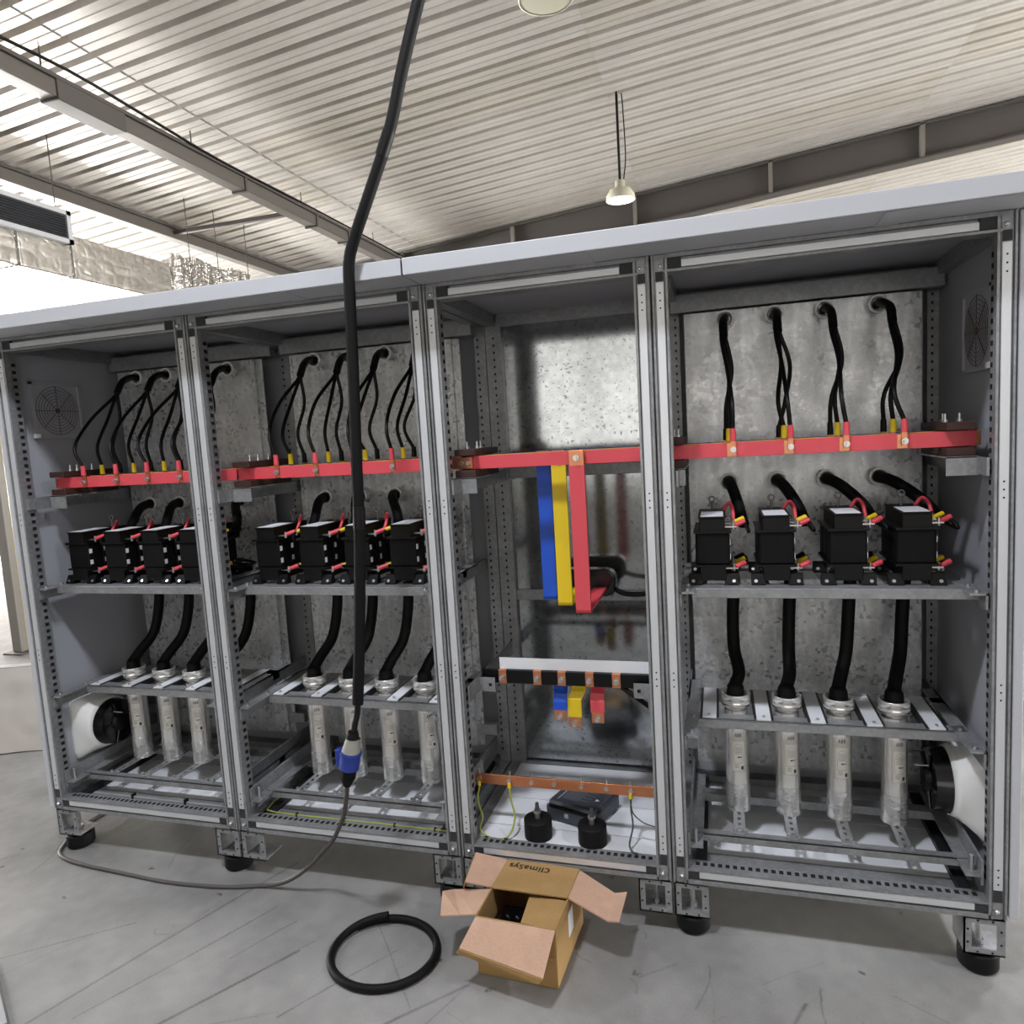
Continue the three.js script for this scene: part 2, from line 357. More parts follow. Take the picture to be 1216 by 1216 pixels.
// high bay lamps in a grid of 4 m by 3.69 m
function highBay(x, z, on, label) {
  const y = 3.85, g = thing('high_bay_lamp', label, 'lamp', [x, y, z], 'high bay lamps of the hall');
  const prof = [[.0, .2], [.05, .2], [.055, .13], [.11, .11], [.15, .05], [.155, .0], [.148, .0]];
  part(g, 'housing', lathe(prof, 32).translate(x, y, z), M.lampBody);
  const lens = lathe([[0, -.006], [.1, -.004], [.148, .004]], 32).translate(x, y, z);
  part(g, 'lens', lens, on ? S({ color: 0xffffff, emissive: 0xfff4e2, emissiveIntensity: 16, roughness: .4 }) : M.lampBody);
  part(g, 'rod', cyl([x, y + .2, z], [x, roofY(x) + .03, z], .014), M.black);
  part(g, 'cord', tube([[x + .04, y + .2, z], [x + .07, y + .45, z], [x + .06, roofY(x) - .12, z], [x + .05, roofY(x) + .02, z]], .007, 20, 6), M.black);
  if (on) {
    const l = new THREE.RectAreaLight(0xf1f5ff, LAMP_POWER, .26, .26);
    l.position.set(x, y - .02, z); l.lookAt(x, 0, z); scene.add(l); l.name = numbered('lamp_light');
  }
  return g;
}
highBay(1.468, -5.972, true, 'glowing high bay lamp hanging behind the cabinets on a black rod');
highBay(1.529, -2.284, false, 'unlit round high bay lamp at the top edge of the photo');
const outLab = ['ahead of the left bay', 'ahead of the middle bays', 'ahead of the right end'];
[[-2.5, 1.41], [1.5, 1.41], [5.5, 1.41], [5.5, -2.28], [5.5, -5.97]].forEach(([x, z], i) =>
  highBay(x, z, true, 'lit high bay lamp out of frame, ' + outLab[Math.round((x + 2.5) / 4)] + ', row ' + ['one', 'two', 'three', 'four'][Math.round((5.1 - z) / 3.69)]));

// ------------------------------------------------------------------ cabinets
const X = [0, .8, 1.604, 2.235, 3.048], YB = .16, YT = 1.862, D = -.6;
const bayName = ['leftmost', 'second', 'narrow third', 'rightmost'];
// cross-section of a frame post, u runs from the joint inwards
const postU = [[.002, -.048], [.002, -.002], [.004, 0], [.008, 0], [.009, -.007], [.0125, -.007], [.0125, -.003], [.034, -.003], [.036, -.006], [.037, 0], [.043, 0], [.043, -.02], [.039, -.02], [.039, -.048]];
const slotR = new THREE.BoxGeometry(.005, .008, .003), slotG = new THREE.BoxGeometry(.004, .011, .013), dotG = new THREE.CylinderGeometry(.0023, .0023, .003, 10).rotateX(Math.PI / 2);
const bays = [];
for (let b = 0; b < 4; b++) {
  const x0 = X[b], x1 = X[b + 1];
  const g = thing('cabinet', ['leftmost open steel cabinet bay with a filter grille on its left wall', 'second open steel cabinet bay from the left, behind the hanging cable', 'narrow open cabinet bay with blue, yellow and red drop bars', 'rightmost and nearest open steel cabinet bay'][b], 'cabinet', [(x0 + x1) / 2, 0, D / 2], 'cabinet bays joined in a row');
  bays.push(g);
  for (const s of [0, 1]) {
    const m = u => s ? x1 - u : x0 + u;
    let pts = postU.map(([u, z]) => [m(u), z]); if (s) pts.reverse();
    const post = part(g, 'front_post', uvm(profY(pts, YB, YT)), M.zinc);
    const xa = Math.min(m(.013), m(.033)), xb = Math.max(m(.013), m(.033));
    part(post, 'cover_strip', rb(xa, xb, .237, 1.794, -.0045, -.0008, .0012), M.strip);
    for (const q of [bx(xa, xb, YB + .045, .236, -.02, -.002), bx(xa, xb, 1.796, YT - .042, -.02, -.002)]) part(post, 'corner_block', q, M.block);
    const dots = [];
    for (const yc of [.272, .745, 1.235, 1.748]) for (const k of [-1, 0, 1]) dots.push(dotG.clone().translate((xa + xb) / 2, yc + k * .019, -.0018));
    part(post, 'screw_holes', dots, M.hole, undefined, 'stuff');
    const slots = [];
    for (let i = 0; i < 62; i++) slots.push(slotG.clone().translate(m(.039), .25 + i * .025, -.035));
    part(post, 'slot_row', slots, M.hole, undefined, 'stuff');
    // rear post
    const zr = D; const rp = part(g, 'rear_post', uvm(bx(Math.min(m(.002), m(.043)), Math.max(m(.002), m(.043)), YB, YT, zr, zr + .045)), M.zinc);
    const rs = []; for (let i = 0; i < 62; i++) rs.push(slotR.clone().translate(m(.03), .25 + i * .025, zr + .046)); part(rp, 'slot_row', rs, M.hole, undefined, 'stuff');
    // corner bolts
    for (const yc of [YB + .022, YT - .03]) {
      part(post, 'corner_bolt', [cyl([m(.026), yc, -.012], [m(.026), yc, .001], .0075, .0075, 12), new THREE.SphereGeometry(.0065, 12, 8).translate(m(.026), yc, .002)], M.steel);
      part(post, 'corner_recess', bx(xa, xb, yc - .02, yc + .02, -.03, -.012), M.block);
    }
    // depth rails, top and bottom
    part(g, 'depth_rail', uvm(bx(Math.min(m(.004), m(.04)), Math.max(m(.004), m(.04)), YT - .045, YT - .002, D + .045, -.048)), M.zinc);
    part(g, 'depth_rail', uvm(bx(Math.min(m(.004), m(.04)), Math.max(m(.004), m(.04)), YB + .002, YB + .043, D + .045, -.048)), M.zinc);
  }
  const a = x0 + .043, e = x1 - .043;
  const tr = part(g, 'top_rail', uvm(profX([[-.048, YT - .045], [0, YT - .045], [0, YT - .039], [-.006, YT - .037], [-.006, YT - .017], [-.014, YT - .017], [-.014, YT - .01], [0, YT - .01], [0, YT], [-.048, YT]], a - .01, e + .01)), M.zinc);
  part(tr, 'cover_strip', rb(a + .035, e - .035, YT - .0365, YT - .018, -.007, -.001, .0015), M.strip);
  for (const q of [bx(a, a + .034, YT - .037, YT - .01, -.012, -.003), bx(e - .034, e, YT - .037, YT - .01, -.012, -.003)]) part(tr, 'corner_block', q, M.block);
  const br = part(g, 'bottom_rail', uvm(profX([[-.05, YB], [0, YB], [0, YB + .011], [-.01, YB + .012], [-.01, YB + .016], [-.004, YB + .017], [-.004, YB + .037], [0, YB + .038], [0, YB + .043], [-.05, YB + .043]], a - .01, e + .01)), M.zinc);
  part(br, 'cover_strip', rb(a + .03, e - .03, YB + .018, YB + .0365, -.006, -.001, .0015), M.strip);
  for (const q of [bx(a, a + .03, YB + .017, YB + .037, -.01, -.002), bx(e - .03, e, YB + .017, YB + .037, -.01, -.002)]) part(br, 'corner_block', q, M.block);
  const sl = []; for (let x = a + .02; x < e - .02; x += .02) sl.push(bx(x, x + .011, YB + .0425, YB + .044, -.038, -.024)); part(br, 'slot_row', sl, M.hole, undefined, 'stuff');
  part(g, 'rear_rail', uvm(bx(a - .01, e + .01, YT - .045, YT, D, D + .045)), M.zinc);
  part(g, 'rear_rail', uvm(bx(a - .01, e + .01, YB, YB + .043, D, D + .045)), M.zinc);
  part(g, 'roof_panel', bx(x0 + .003, x1 - .003, YT - .004, YT - .0005, D, -.05), M.panel);
  if (b !== 2) part(g, 'rear_panel', bx(x0 + .004, x1 - .004, YB, YT - .006, D - .012, D - .002), M.panel);
  // floor
  if (b === 2) for (const [z0, z1] of [[-.13, -.052], [-.30, -.134], [-.55, -.304]]) part(g, 'floor_plate', bx(a - .03, e + .03, .196, .2, z0, z1), M.white);
  else {
    part(g, 'floor_strip', uvm(bx(a - .03, e + .03, .178, .184, -.12, -.05)), M.zinc);
    for (const [z0, z1] of [[-.36, -.124], [-.55, -.364]]) part(g, 'floor_plate', bx(a - .03, e + .03, .176, .182, z0, z1), M.white);
    for (const s of [0, 1]) part(g, 'floor_channel', bx(s ? e - .05 : a + .02, s ? e - .02 : a + .05, .184, .2, -.55, -.055), M.dark);
  }
  // feet: pierced square bracket with a round rubber mount, at the four corners
  for (const s of [0, 1]) for (const r of [0, 1]) {
    const cx = s ? x1 - .05 : x0 + .05, zf = r ? D + .1 : -.004, w = .046;
    const sh = new THREE.Shape([[-w, .058], [w, .058], [w, .158], [-w, .158]].map(p => new THREE.Vector2(...p)));
    const h = new THREE.Path([[-w + .018, .074], [-w + .018, .142], [w - .018, .142], [w - .018, .074]].map(p => new THREE.Vector2(...p))); sh.holes.push(h);
    const face = new THREE.ExtrudeGeometry(sh, { depth: .004, bevelEnabled: false }).translate(cx, 0, zf - .004);
    const geo = [uvm(face), uvm(bx(cx - w, cx + w, .154, .158, zf - .09, zf)), uvm(bx(cx - w, cx + w, .058, .062, zf - .09, zf)), uvm(bx(cx - w, cx - w + .004, .058, .158, zf - .09, zf))];
    const ft = part(g, 'foot_bracket', geo, M.zinc);
    const hs = []; for (const [hx, hy] of [[-.037, .09], [-.037, .125], [.037, .09], [.037, .125], [-.015, .15], [.018, .15], [-.015, .066], [.018, .066]]) hs.push(cyl([cx + hx, hy, zf - .002], [cx + hx, hy, zf + .0006], .003, .003, 8));
    part(ft, 'bracket_holes', hs, M.hole, undefined, 'stuff');
    part(ft, 'foot_bolt', [cyl([cx, .058, zf - .045], [cx, .13, zf - .045], .007, .007, 12), cyl([cx, .062, zf - .045], [cx, .075, zf - .045], .014, .014, 6)], M.steel);
    if (r || !((b === 1 && !s) || (b === 2 && s))) part(ft, 'rubber_foot', lathe([[0, 0], [.04, 0], [.047, .008], [.047, .045], [.043, .051], [.03, .053], [0, .058]], 28).translate(cx, 0, zf - .045), M.rubber);
  }
  // galvanised mounting plate with cable sleeves
  if (b !== 2) {
    const p0 = x0 + .065, p1 = x0 + .705;
    const pl = part(g, 'mounting_plate', uvm(bx(p0, p1, .3, 1.775, -.463, -.46)), M.galv);
    part(pl, 'plate_flange', [uvm(bx(p0 - .003, p0, .3, 1.775, -.49, -.46)), uvm(bx(p1, p1 + .03, .3, 1.775, -.475, -.472)), uvm(bx(p1, p1 + .003, .3, 1.775, -.475, -.46))], M.galv);
    part(g, 'support_beam', uvm(rb(x0 + .02, x1 - .02, 1.782, 1.838, -.5, -.462, .003)), M.zinc);
    part(g, 'support_beam', uvm(rb(x0 + .02, x1 - .02, .34, .38, -.5, -.466, .003)), M.zinc);
    for (const o of [.185, .328, .468, .612]) for (const y of [1.745, 1.243])
      part(pl, 'cable_sleeve', lathe([[.019, -.07], [.023, -.07], [.023, -.008], [.027, -.004], [.027, .0], [.018, .0], [.018, -.07]], 24).rotateX(Math.PI / 2).translate(x0 + o, y, -.425), M.whitePlastic);
  } else {
    const zp = -.57;
    for (const [y0, y1] of [[1.315, 1.815], [.865, 1.275], [.215, .825]]) {
      const p = part(g, 'rear_sheet', uvm(bx(x0 + .05, x1 - .05, y0, y1, zp - .003, zp)), M.sheet);
    }
    for (const y of [1.275, .825]) part(g, 'cross_rail', uvm(rb(x0 + .04, x1 - .04, y, y + .04, zp - .02, zp + .006, .003)), M.zinc);
    part(g, 'cross_rail', uvm(rb(x0 + .04, x1 - .04, 1.815, 1.845, zp - .02, zp + .012, .003)), M.zinc);
    part(g, 'rear_panel', bx(x0 + .004, x1 - .004, YB, YT - .006, D - .012, D - .002), M.panel);
    for (const x of [x0 + .045, x1 - .055]) part(g, 'inner_post', uvm(bx(x - .004, x + .014, .2, 1.83, -.57, -.55)), M.zinc);
  }
}
// outer end walls
part(bays[0], 'side_panel', bx(.004, .012, .17, 1.85, -.575, -.05), M.panel);
part(bays[0], 'end_cover', rb(-.024, -.002, .165, 1.86, D, -.002, .003), M.paint);
part(bays[3], 'side_panel', bx(3.036, 3.044, .17, 1.85, -.575, -.05), M.panel);
part(bays[3], 'end_cover', rb(3.05, 3.072, .165, 1.86, D, -.002, .003), M.paint);
// roof covers with a deep front overhang
function cover(x0, x1, label, braces) {
  const g = thing('roof_cover', label, 'cover', [(x0 + x1) / 2, YT, -.24], 'roof covers with a front overhang');
  part(g, 'top_sheet', rb(x0, x1, 1.9, 1.908, -.66, .122, .003), M.paint);
  part(g, 'front_fascia', rb(x0, x1, YT + .001, 1.908, .118, .126, .003), M.paint);
  part(g, 'rear_fascia', rb(x0, x1, YT + .001, 1.908, -.668, -.66, .003), M.paint);
  part(g, 'soffit', bx(x0, x1, YT + .001, YT + .003, .0, .118), M.paint);
  part(g, 'soffit', bx(x0, x1, YT + .001, YT + .003, D, .0), M.zinc);
  for (const x of braces) part(g, 'soffit_brace', bx(x - .025, x + .025, YT - .0005, YT + .002, .0, .118), M.paint);
}
cover(-.06, 1.602, 'light grey roof cover over the two left cabinet bays', [.41, 1.22]);
cover(1.606, 3.11, 'light grey roof cover over the two right cabinet bays', [2.07, 2.78]);
// filter grilles and fans on the end walls
function ringArc(r, w, t) { return new THREE.TorusGeometry(r, w, 6, 40); }
function vent(side, label) {
  const xs = side ? 3.036 : .012, d = side ? -1 : 1, yc = 1.622, zc = -.205;
  const g = thing('filter_grille', label, 'grille', [xs, yc, zc], 'filter grilles on the end walls');
  const L = (a, b) => [Math.min(xs + d * a, xs + d * b), Math.max(xs + d * a, xs + d * b)];
  part(g, 'filter_pad', bx(...L(.001, .006), yc - .1, yc + .1, zc - .1, zc + .1), M.panel);
  part(g, 'frame', [bx(...L(0, .012), yc + .094, yc + .102, zc - .102, zc + .102), bx(...L(0, .012), yc - .102, yc - .094, zc - .102, zc + .102), bx(...L(0, .012), yc - .102, yc + .102, zc - .102, zc - .094), bx(...L(0, .012), yc - .102, yc + .102, zc + .094, zc + .102)], M.panel);
  const w = [];
  for (let r = .022; r < .09; r += .011) w.push(ringArc(r, .0008).rotateY(Math.PI / 2).translate(xs + d * .008, yc, zc));
  for (let k = 0; k < 8; k++) { const t = k * Math.PI / 4; w.push(cyl([xs + d * .009, yc, zc], [xs + d * .009, yc + Math.sin(t) * .09, zc + Math.cos(t) * .09], .001, .001, 6)); }
  w.push(cyl([xs + d * .006, yc, zc], [xs + d * .011, yc, zc], .009, .009, 16));
  part(g, 'guard_wires', w, M.wire, undefined, 'stuff');
  part(g, 'hinge_tab', bx(...L(.002, .016), yc - .1, yc - .085, zc + .088, zc + .106), M.whitePlastic);
}
vent(0, 'round-wired filter grille high on the left end wall');
vent(1, 'filter grille high on the right end wall');
function fan(side, label) {
  const xs = side ? 3.036 : .012, d = side ? -1 : 1, yc = .415, zc = -.215;
  const g = thing('cabinet_fan', label, 'fan', [xs, yc, zc], 'filter fans low on the end walls');
  // white funnel from a square back to a round mouth
  const n = 40, pos = [], idx = [];
  const ring = (fx, sq, r) => { for (let i = 0; i < n; i++) { const t = i / n * Math.PI * 2, c = Math.cos(t), s = Math.sin(t), k = sq ? Math.min(1 / Math.max(Math.abs(c), Math.abs(s)), 1.36) : 1; pos.push(xs + d * fx, yc + s * r * k, zc + c * r * k); } };
  ring(0, 1, .115); ring(.012, 1, .115); ring(.02, 1, .105); ring(.055, 0, .098); ring(.07, 0, .092); ring(.07, 0, .02);
  for (let k = 0; k < 5; k++) for (let i = 0; i < n; i++) { const a = k * n + i, b = k * n + (i + 1) % n; idx.push(a, b, a + n, b, b + n, a + n); }
  const f = new THREE.BufferGeometry(); f.setAttribute('position', new THREE.Float32BufferAttribute(pos, 3)); f.setIndex(idx); f.computeVertexNormals();
  f.setAttribute('uv', new THREE.Float32BufferAttribute(new Float32Array(pos.length / 3 * 2), 2));
  part(g, 'funnel', f, M.whitePlastic);
  const R = (a, b, r0, r1 = r0) => cyl([xs + d * a, yc, zc], [xs + d * b, yc, zc], r0, r1, 36);
  part(g, 'fan_ring', [R(.071, .11, .088, .082)], M.blackGloss);
  const hb = part(g, 'hub', R(.111, .124, .036, .03), M.black);
  for (let k = 0; k < 5; k++) { const t = k * 1.2566; part(g, 'spoke', cyl([xs + d * .113, yc, zc], [xs + d * .113, yc + Math.sin(t) * .08, zc + Math.cos(t) * .08], .004, .004, 8), M.blackGloss); }
  part(g, 'terminal_lead', cyl([xs + d * .118, yc + .05, zc + .03], [xs + d * .15, yc + .045, zc + .02], .0018, .0018, 6), M.steel);
}
fan(0, 'white fan housing with black rotor, low on the left end wall');
fan(1, 'white fan housing with black rotor, low on the right end wall');

// ------------------------------------------------------------------ shelves and trays
const three = [0, 1, 3];
for (const b of three) {
  const x0 = X[b] + .045, x1 = X[b + 1] - .048;
  const xl = X[b] + (b ? .04 : .045), w = bayName[b];
  const s = thing('reactor_shelf', 'grey steel shelf carrying the black reactors in the ' + w + ' bay', 'shelf', [(x0 + x1) / 2, .96, -.24], 'shelves for the reactors');
  part(s, 'front_rail', uvm(rb(x0 + .03, x1, .958, .984, -.066, -.06, .002)), M.zinc);
  part(s, 'front_rail_top', uvm(rb(x0 + .03, x1, .98, .985, -.12, -.06, .002)), M.zinc);
  part(s, 'rear_rail', uvm(rb(x0 + .03, x1, .958, .985, -.34, -.3, .002)), M.zinc);
  for (let i = 0; i < 4; i++) { const xc = X[b] + [.145, .31, .475, .63][i]; part(s, 'cross_bar', uvm(bx(xc - .06, xc - .03, .979, .984, -.33, -.1)), M.zinc); part(s, 'cross_bar', uvm(bx(xc + .03, xc + .06, .979, .984, -.33, -.1)), M.zinc); }
  for (const x of [x0, x1]) { const d = x === x0 ? 1 : -1; part(s, 'side_bracket', [uvm(bx(Math.min(x, x + d * .005), Math.max(x, x + d * .005), .945, .985, -.55, -.012)), uvm(bx(Math.min(x, x + d * .04), Math.max(x, x + d * .04), .98, .9845, -.45, -.012))], M.zinc);
    for (const z of [-.03, -.09, -.3]) part(s, 'bolt', cyl([x + d * .02, .983, z], [x + d * .02, .992, z], .007, .007, 6), M.steel); }
  const t = thing('capacitor_tray', 'grey tray with white cross bars holding the capacitors in the ' + w + ' bay', 'tray', [(x0 + x1) / 2, .55, -.25], 'capacitor trays');
  part(t, 'front_rail', uvm(rb(x0 + .03, x1, .56, .588, -.138, -.13, .002)), M.zinc);
  part(t, 'front_rail_top', uvm(rb(x0 + .03, x1, .583, .588, -.175, -.13, .002)), M.zinc);
  part(t, 'rear_rail', uvm(rb(x0 + .03, x1, .56, .588, -.375, -.33, .002)), M.zinc);
  for (const o of [.11, .258, .4, .542, .692]) {
    part(t, 'cross_bar', uvm(bx(X[b] + o - .019, X[b] + o + .019, .588, .592, -.37, -.135)), M.white);
    part(t, 'cross_bar_rib', [bx(X[b] + o - .026, X[b] + o - .02, .57, .5905, -.37, -.14), bx(X[b] + o + .02, X[b] + o + .026, .57, .5905, -.37, -.14)], M.dark);
    part(t, 'bolt', cyl([X[b] + o, .592, -.15], [X[b] + o, .597, -.15], .0045, .0045, 6), M.steel);
  }
  for (const x of [x0, x1]) { const d = x === x0 ? 1 : -1; part(t, 'side_bracket', [uvm(bx(Math.min(x, x + d * .005), Math.max(x, x + d * .005), .545, .588, -.55, -.012)), uvm(bx(Math.min(x, x + d * .035), Math.max(x, x + d * .035), .583, .588, -.45, -.012))], M.zinc);
    for (const z of [-.03, -.14]) part(t, 'bolt', cyl([x + d * .02, .587, z], [x + d * .02, .596, z], .006, .006, 6), M.steel); }
  const f = thing('capacitor_base_frame', 'low frame of slotted rails under the capacitors in the ' + w + ' bay', 'frame', [(x0 + x1) / 2, .25, -.2], 'base frames under the capacitors');
  part(f, 'front_bar', uvm(rb(x0 + .012, x1 - (b === 3 ? -.012 : 0), .238, .262, -.094, -.09, .0012)), M.zinc);
  part(f, 'front_bar_flange', uvm(bx(x0 + .012, x1 - (b === 3 ? -.012 : 0), .257, .262, -.112, -.09)), M.zinc);
  part(f, 'rear_bar', uvm(rb(x0 + .03, x1, .235, .26, -.36, -.32, .0015)), M.zinc);
  for (const o of [.185, .328, .468, .612]) {
    const c = X[b] + o;
    const sh = new THREE.Shape([[-.016, 0], [.016, 0], [.016, .27], [-.016, .27]].map(p => new THREE.Vector2(...p)));
    for (let k = 0; k < 8; k++) { const y = .018 + k * .03; sh.holes.push(new THREE.Path([[-.0045, y], [-.0045, y + .015], [.0045, y + .015], [.0045, y]].map(p => new THREE.Vector2(...p)))); }
    part(f, 'slotted_rail', uvm(new THREE.ExtrudeGeometry(sh, { depth: .002, bevelEnabled: false }).rotateX(-Math.PI / 2).translate(c, .2622, -.095)), M.zinc);
    for (const k of [-.013, .015]) part(f, 'bolt', cyl([c + k, .264, -.108], [c + k, .273, -.108], .0055, .0055, 6), M.steel);
  }
  for (const x of [x0, x1]) { const d = x === x0 ? 1 : -1; part(f, 'side_bracket', uvm(bx(Math.min(x, x + d * .006), Math.max(x, x + d * .006), .235, .3, -.55, -.02)), M.zinc); part(f, 'side_flange', uvm(bx(Math.min(x, x + d * .04), Math.max(x, x + d * .04), .256, .26, -.45, -.02)), M.zinc); part(f, 'bolt', cyl([x + d * .02, .26, -.045], [x + d * .02, .3, -.045], .006, .006, 6), M.steel); }
}

// ------------------------------------------------------------------ capacitors
const ordinal = ['first', 'second', 'third', 'fourth'];
const capPrint = printTex(256, 512, g => {
  g.fillStyle = '#22211f'; g.font = 'bold 62px sans-serif'; g.textAlign = 'center'; g.fillText('ABB', 128, 70);
  g.fillStyle = '#e9e8e3'; g.fillRect(26, 130, 204, 372);
  g.strokeStyle = '#aaa8a2'; g.lineWidth = 5; g.beginPath(); g.arc(128, 240, 78, Math.PI, 0); g.lineTo(206, 400); g.lineTo(50, 400); g.closePath(); g.stroke();
  g.fillStyle = '#8d8b86'; for (let i = 0; i < 6; i++) g.fillRect(70, 200 + i * 16, 90 + (i * 37) % 40, 5);
  g.fillStyle = '#1c1b1a'; g.fillRect(112, 318, 44, 16); g.fillRect(168, 316, 16, 20);
  g.fillStyle = '#8d8b86'; for (let i = 0; i < 3; i++) g.fillRect(60, 418 + i * 18, 70, 6);
  g.fillStyle = '#3c3b39'; g.fillRect(170, 440, 44, 44);
}, '#cfcdc8');
const capPrintMat = S({ map: capPrint, roughness: .38, metalness: .35 });
function makeCap(first) {
  const g = thing('capacitor', '', 'capacitor', [0, 0, 0], 'silver capacitor cans on the trays');
  part(g, 'can', lathe([[0, 0], [.031, 0], [.034, .004], [.034, .31], [.031, .316], [.031, .322], [.041, .326], [.0415, .338], [.037, .341], [.041, .344], [.0415, .36], [.039, .362], [.033, .36], [.032, .35], [0, .35]], 36), M.can);
  const lab = new THREE.CylinderGeometry(.0345, .0345, .125, 24, 1, true, -.62, 1.24).translate(0, .19, 0);
  part(g, 'printed_label', lab, capPrintMat, 'printed type label');
  const w = new THREE.CylinderGeometry(.0352, .0352, .085, 40, 10, true), p = w.attributes.position;
  for (let i = 0; i < p.count; i++) { const x = p.getX(i), y = p.getY(i), z = p.getZ(i), t = Math.atan2(x, z), k = 1 + (vnoise(t * 4 + 60, y * 60 + 40, 999) - .3) * .06 * (y > .035 ? 0 : 1); p.setXYZ(i, x * k, y, z * k); }
  w.computeVertexNormals(); part(g, 'film_wrap', w.translate(0, .043, 0), M.film, 'wrinkled clear film');
  part(g, 'terminal_cap', lathe([[0, .395], [.017, .392], [.024, .38], [.026, .352], [.024, .35], [0, .35]], 24), M.blackMatte);
  return g;
}
const capSrc = makeCap(); let firstCap = true;
const capO = [.185, .328, .468, .612];
for (const b of three) capO.forEach((o, i) => {
  const label = 'silver capacitor can with printed label, ' + ordinal[i] + ' from left in the ' + bayName[b] + ' bay';
  const pos = [X[b] + o, .2645, -.25], r = (b === 3 ? .1 : .5) + (i % 2) * .12;
  if (firstCap) { capSrc.position.set(...pos); capSrc.rotation.y = r; capSrc.userData.label = label; firstCap = false; } else copyOf(capSrc, 'capacitor', pos, label, r);
});

// ------------------------------------------------------------------ reactors
function makeReactor() {
  const g = thing('reactor', '', 'reactor', [0, 0, 0], 'black reactors on the shelves');
  // x: width, z: depth (front at 0), y from the shelf
  part(g, 'lower_yoke', rb(-.034, .034, .012, .052, -.2, -.004, .002), M.black);
  part(g, 'upper_yoke', rb(-.034, .034, .148, .186, -.2, -.004, .002), M.black);
  for (let k = 0; k < 3; k++) part(g, 'coil', rb(-.046, .046, .054, .146, -.068 - k * .064, -.008 - k * .064, .008, 3), M.blackMatte);
  part(g, 'clamp_frame', [bx(-.05, .05, .144, .15, -.2, -.002), bx(-.05, .05, .05, .056, -.2, -.002)], M.black);
  part(g, 'top_plate', rb(-.037, .037, .186, .19, -.2, -.0, .0015), M.black);
  part(g, 'type_plate', bx(-.03, .03, .19, .1912, -.12, -.008), M.white, 'white type plate');
  for (const s of [-1, 1]) for (const z of [-.0, -.17]) part(g, 'mounting_foot', profX([[z, 0], [z, .004], [z - .012, .03], [z - .026, .03], [z - .03, .0]], s > 0 ? .03 : -.066, s > 0 ? .066 : -.03), M.black);
  for (const s of [-1, 1]) for (const z of [-.008, -.178]) part(g, 'foot_bolt', cyl([s * .054, .002, z - .008], [s * .054, .012, z + .006], .005, .005, 6), M.steel);
  for (let k = 0; k < 3; k++) for (const y of [.158, .042]) {
    const z = -.036 - k * .064;
    part(g, 'terminal', [bx(.034, .066, y - .002, y + .002, z - .008, z + .008), cyl([.056, y - .008, z], [.056, y + .012, z], .005, .005, 6)], M.steel);
    part(g, 'cable_lug', cyl([.06, y + .004, z + .004], [.085, y + .012, z - .012], .0065, .0075, 10), k === 1 ? M.yellow : k === 0 ? M.red : M.black, k === 1 ? 'yellow sleeve' : undefined);
  }
  for (const y of [.118, .078]) for (const z of [-.012, -.076]) part(g, 'tag', bx(.046, .0472, y - .008, y + .008, z - .012, z), M.white);
  part(g, 'jumper', tube([[.03, .186, -.16], [.045, .21, -.15], [.056, .2, -.13], [.058, .168, -.1]], .005, 16, 8), M.red, 'red jumper lead');
  part(g, 'lifting_eye', [cyl([0, .19, -.17], [0, .215, -.17], .004, .004, 8), new THREE.TorusGeometry(.008, .0025, 8, 16).translate(0, .222, -.17)], M.wire);
  return g;
}
const reSrc = makeReactor(); let firstRe = true;
const reO = [.145, .31, .475, .635];
for (const b of three) reO.forEach((o, i) => {
  const label = 'black three-coil reactor, ' + ordinal[i] + ' from left in the ' + bayName[b] + ' bay';
  const pos = [X[b] + o - (b === 3 && i < 2 ? .012 : 0), .985, -.098];
  if (firstRe) { reSrc.position.set(...pos); reSrc.userData.label = label; firstRe = false; } else copyOf(reSrc, 'reactor', pos, label);
});

// ------------------------------------------------------------------ busbars
const phases = [['red', M.red, -.12], ['yellow', M.yellow, -.2], ['blue', M.blue, -.28]];
const spans = [[.075, .845, 'in the leftmost bay'], [.85, 1.585, 'in the second bay'], [1.672, 2.238, 'in the narrow third bay'], [2.25, 3.003, 'in the rightmost bay']];
const lugX = b => [.19, .335, .47, .605].map(o => X[b] + o + (b === 0 ? .014 : b === 1 ? .014 : 0));
const YBar = [1.335, 1.374];
phases.forEach(([cn, cm, z], k) => spans.forEach(([xa, xb, where], i) => {
  const g = thing('busbar', cn + ' sleeved flat busbar running ' + where + (k ? ', behind the ' + phases[k - 1][0] + ' one' : ''), 'busbar', [(xa + xb) / 2, 1.335, z], cn + ' busbars');
  part(g, 'copper_bar', rb(xa - .012, xb + .012, YBar[0] + .001, YBar[1] - .001, z - .009, z - .001, .001), M.copper);
  const gaps = i === 2 ? [[1.98, 2.022]] : (i === 3 ? lugX(3).map(c => [c - .012, c + .012]) : lugX(i).map(c => [c - .007, c + .007]));
  let s = xa; for (const [ga, gb] of [...gaps.filter(([q]) => !(k && i === 2)), [xb, xb]]) { if (ga > s) part(g, 'sleeve', rb(s, ga, YBar[0], YBar[1], z - .0105, z + .0005, .001), cm); s = gb; }
}));
// bare copper splice between the second and third bay
phases.forEach(([cn, , z], k) => {
  const g = thing('busbar_splice', 'bare copper splice joining the ' + cn + ' busbars at the second joint', 'splice', [1.62, 1.335, z], 'bare copper splices');
  part(g, 'copper_link', rb(1.575, 1.682, YBar[0] + .002, YBar[1] - .002, z + .001, z + .008, .001), M.copper);
  for (const x of [1.588, 1.612, 1.648, 1.67]) part(g, 'bolt', cyl([x, 1.354, z + .006], [x, 1.354, z + .016], .007, .007, 6), M.steel);
});
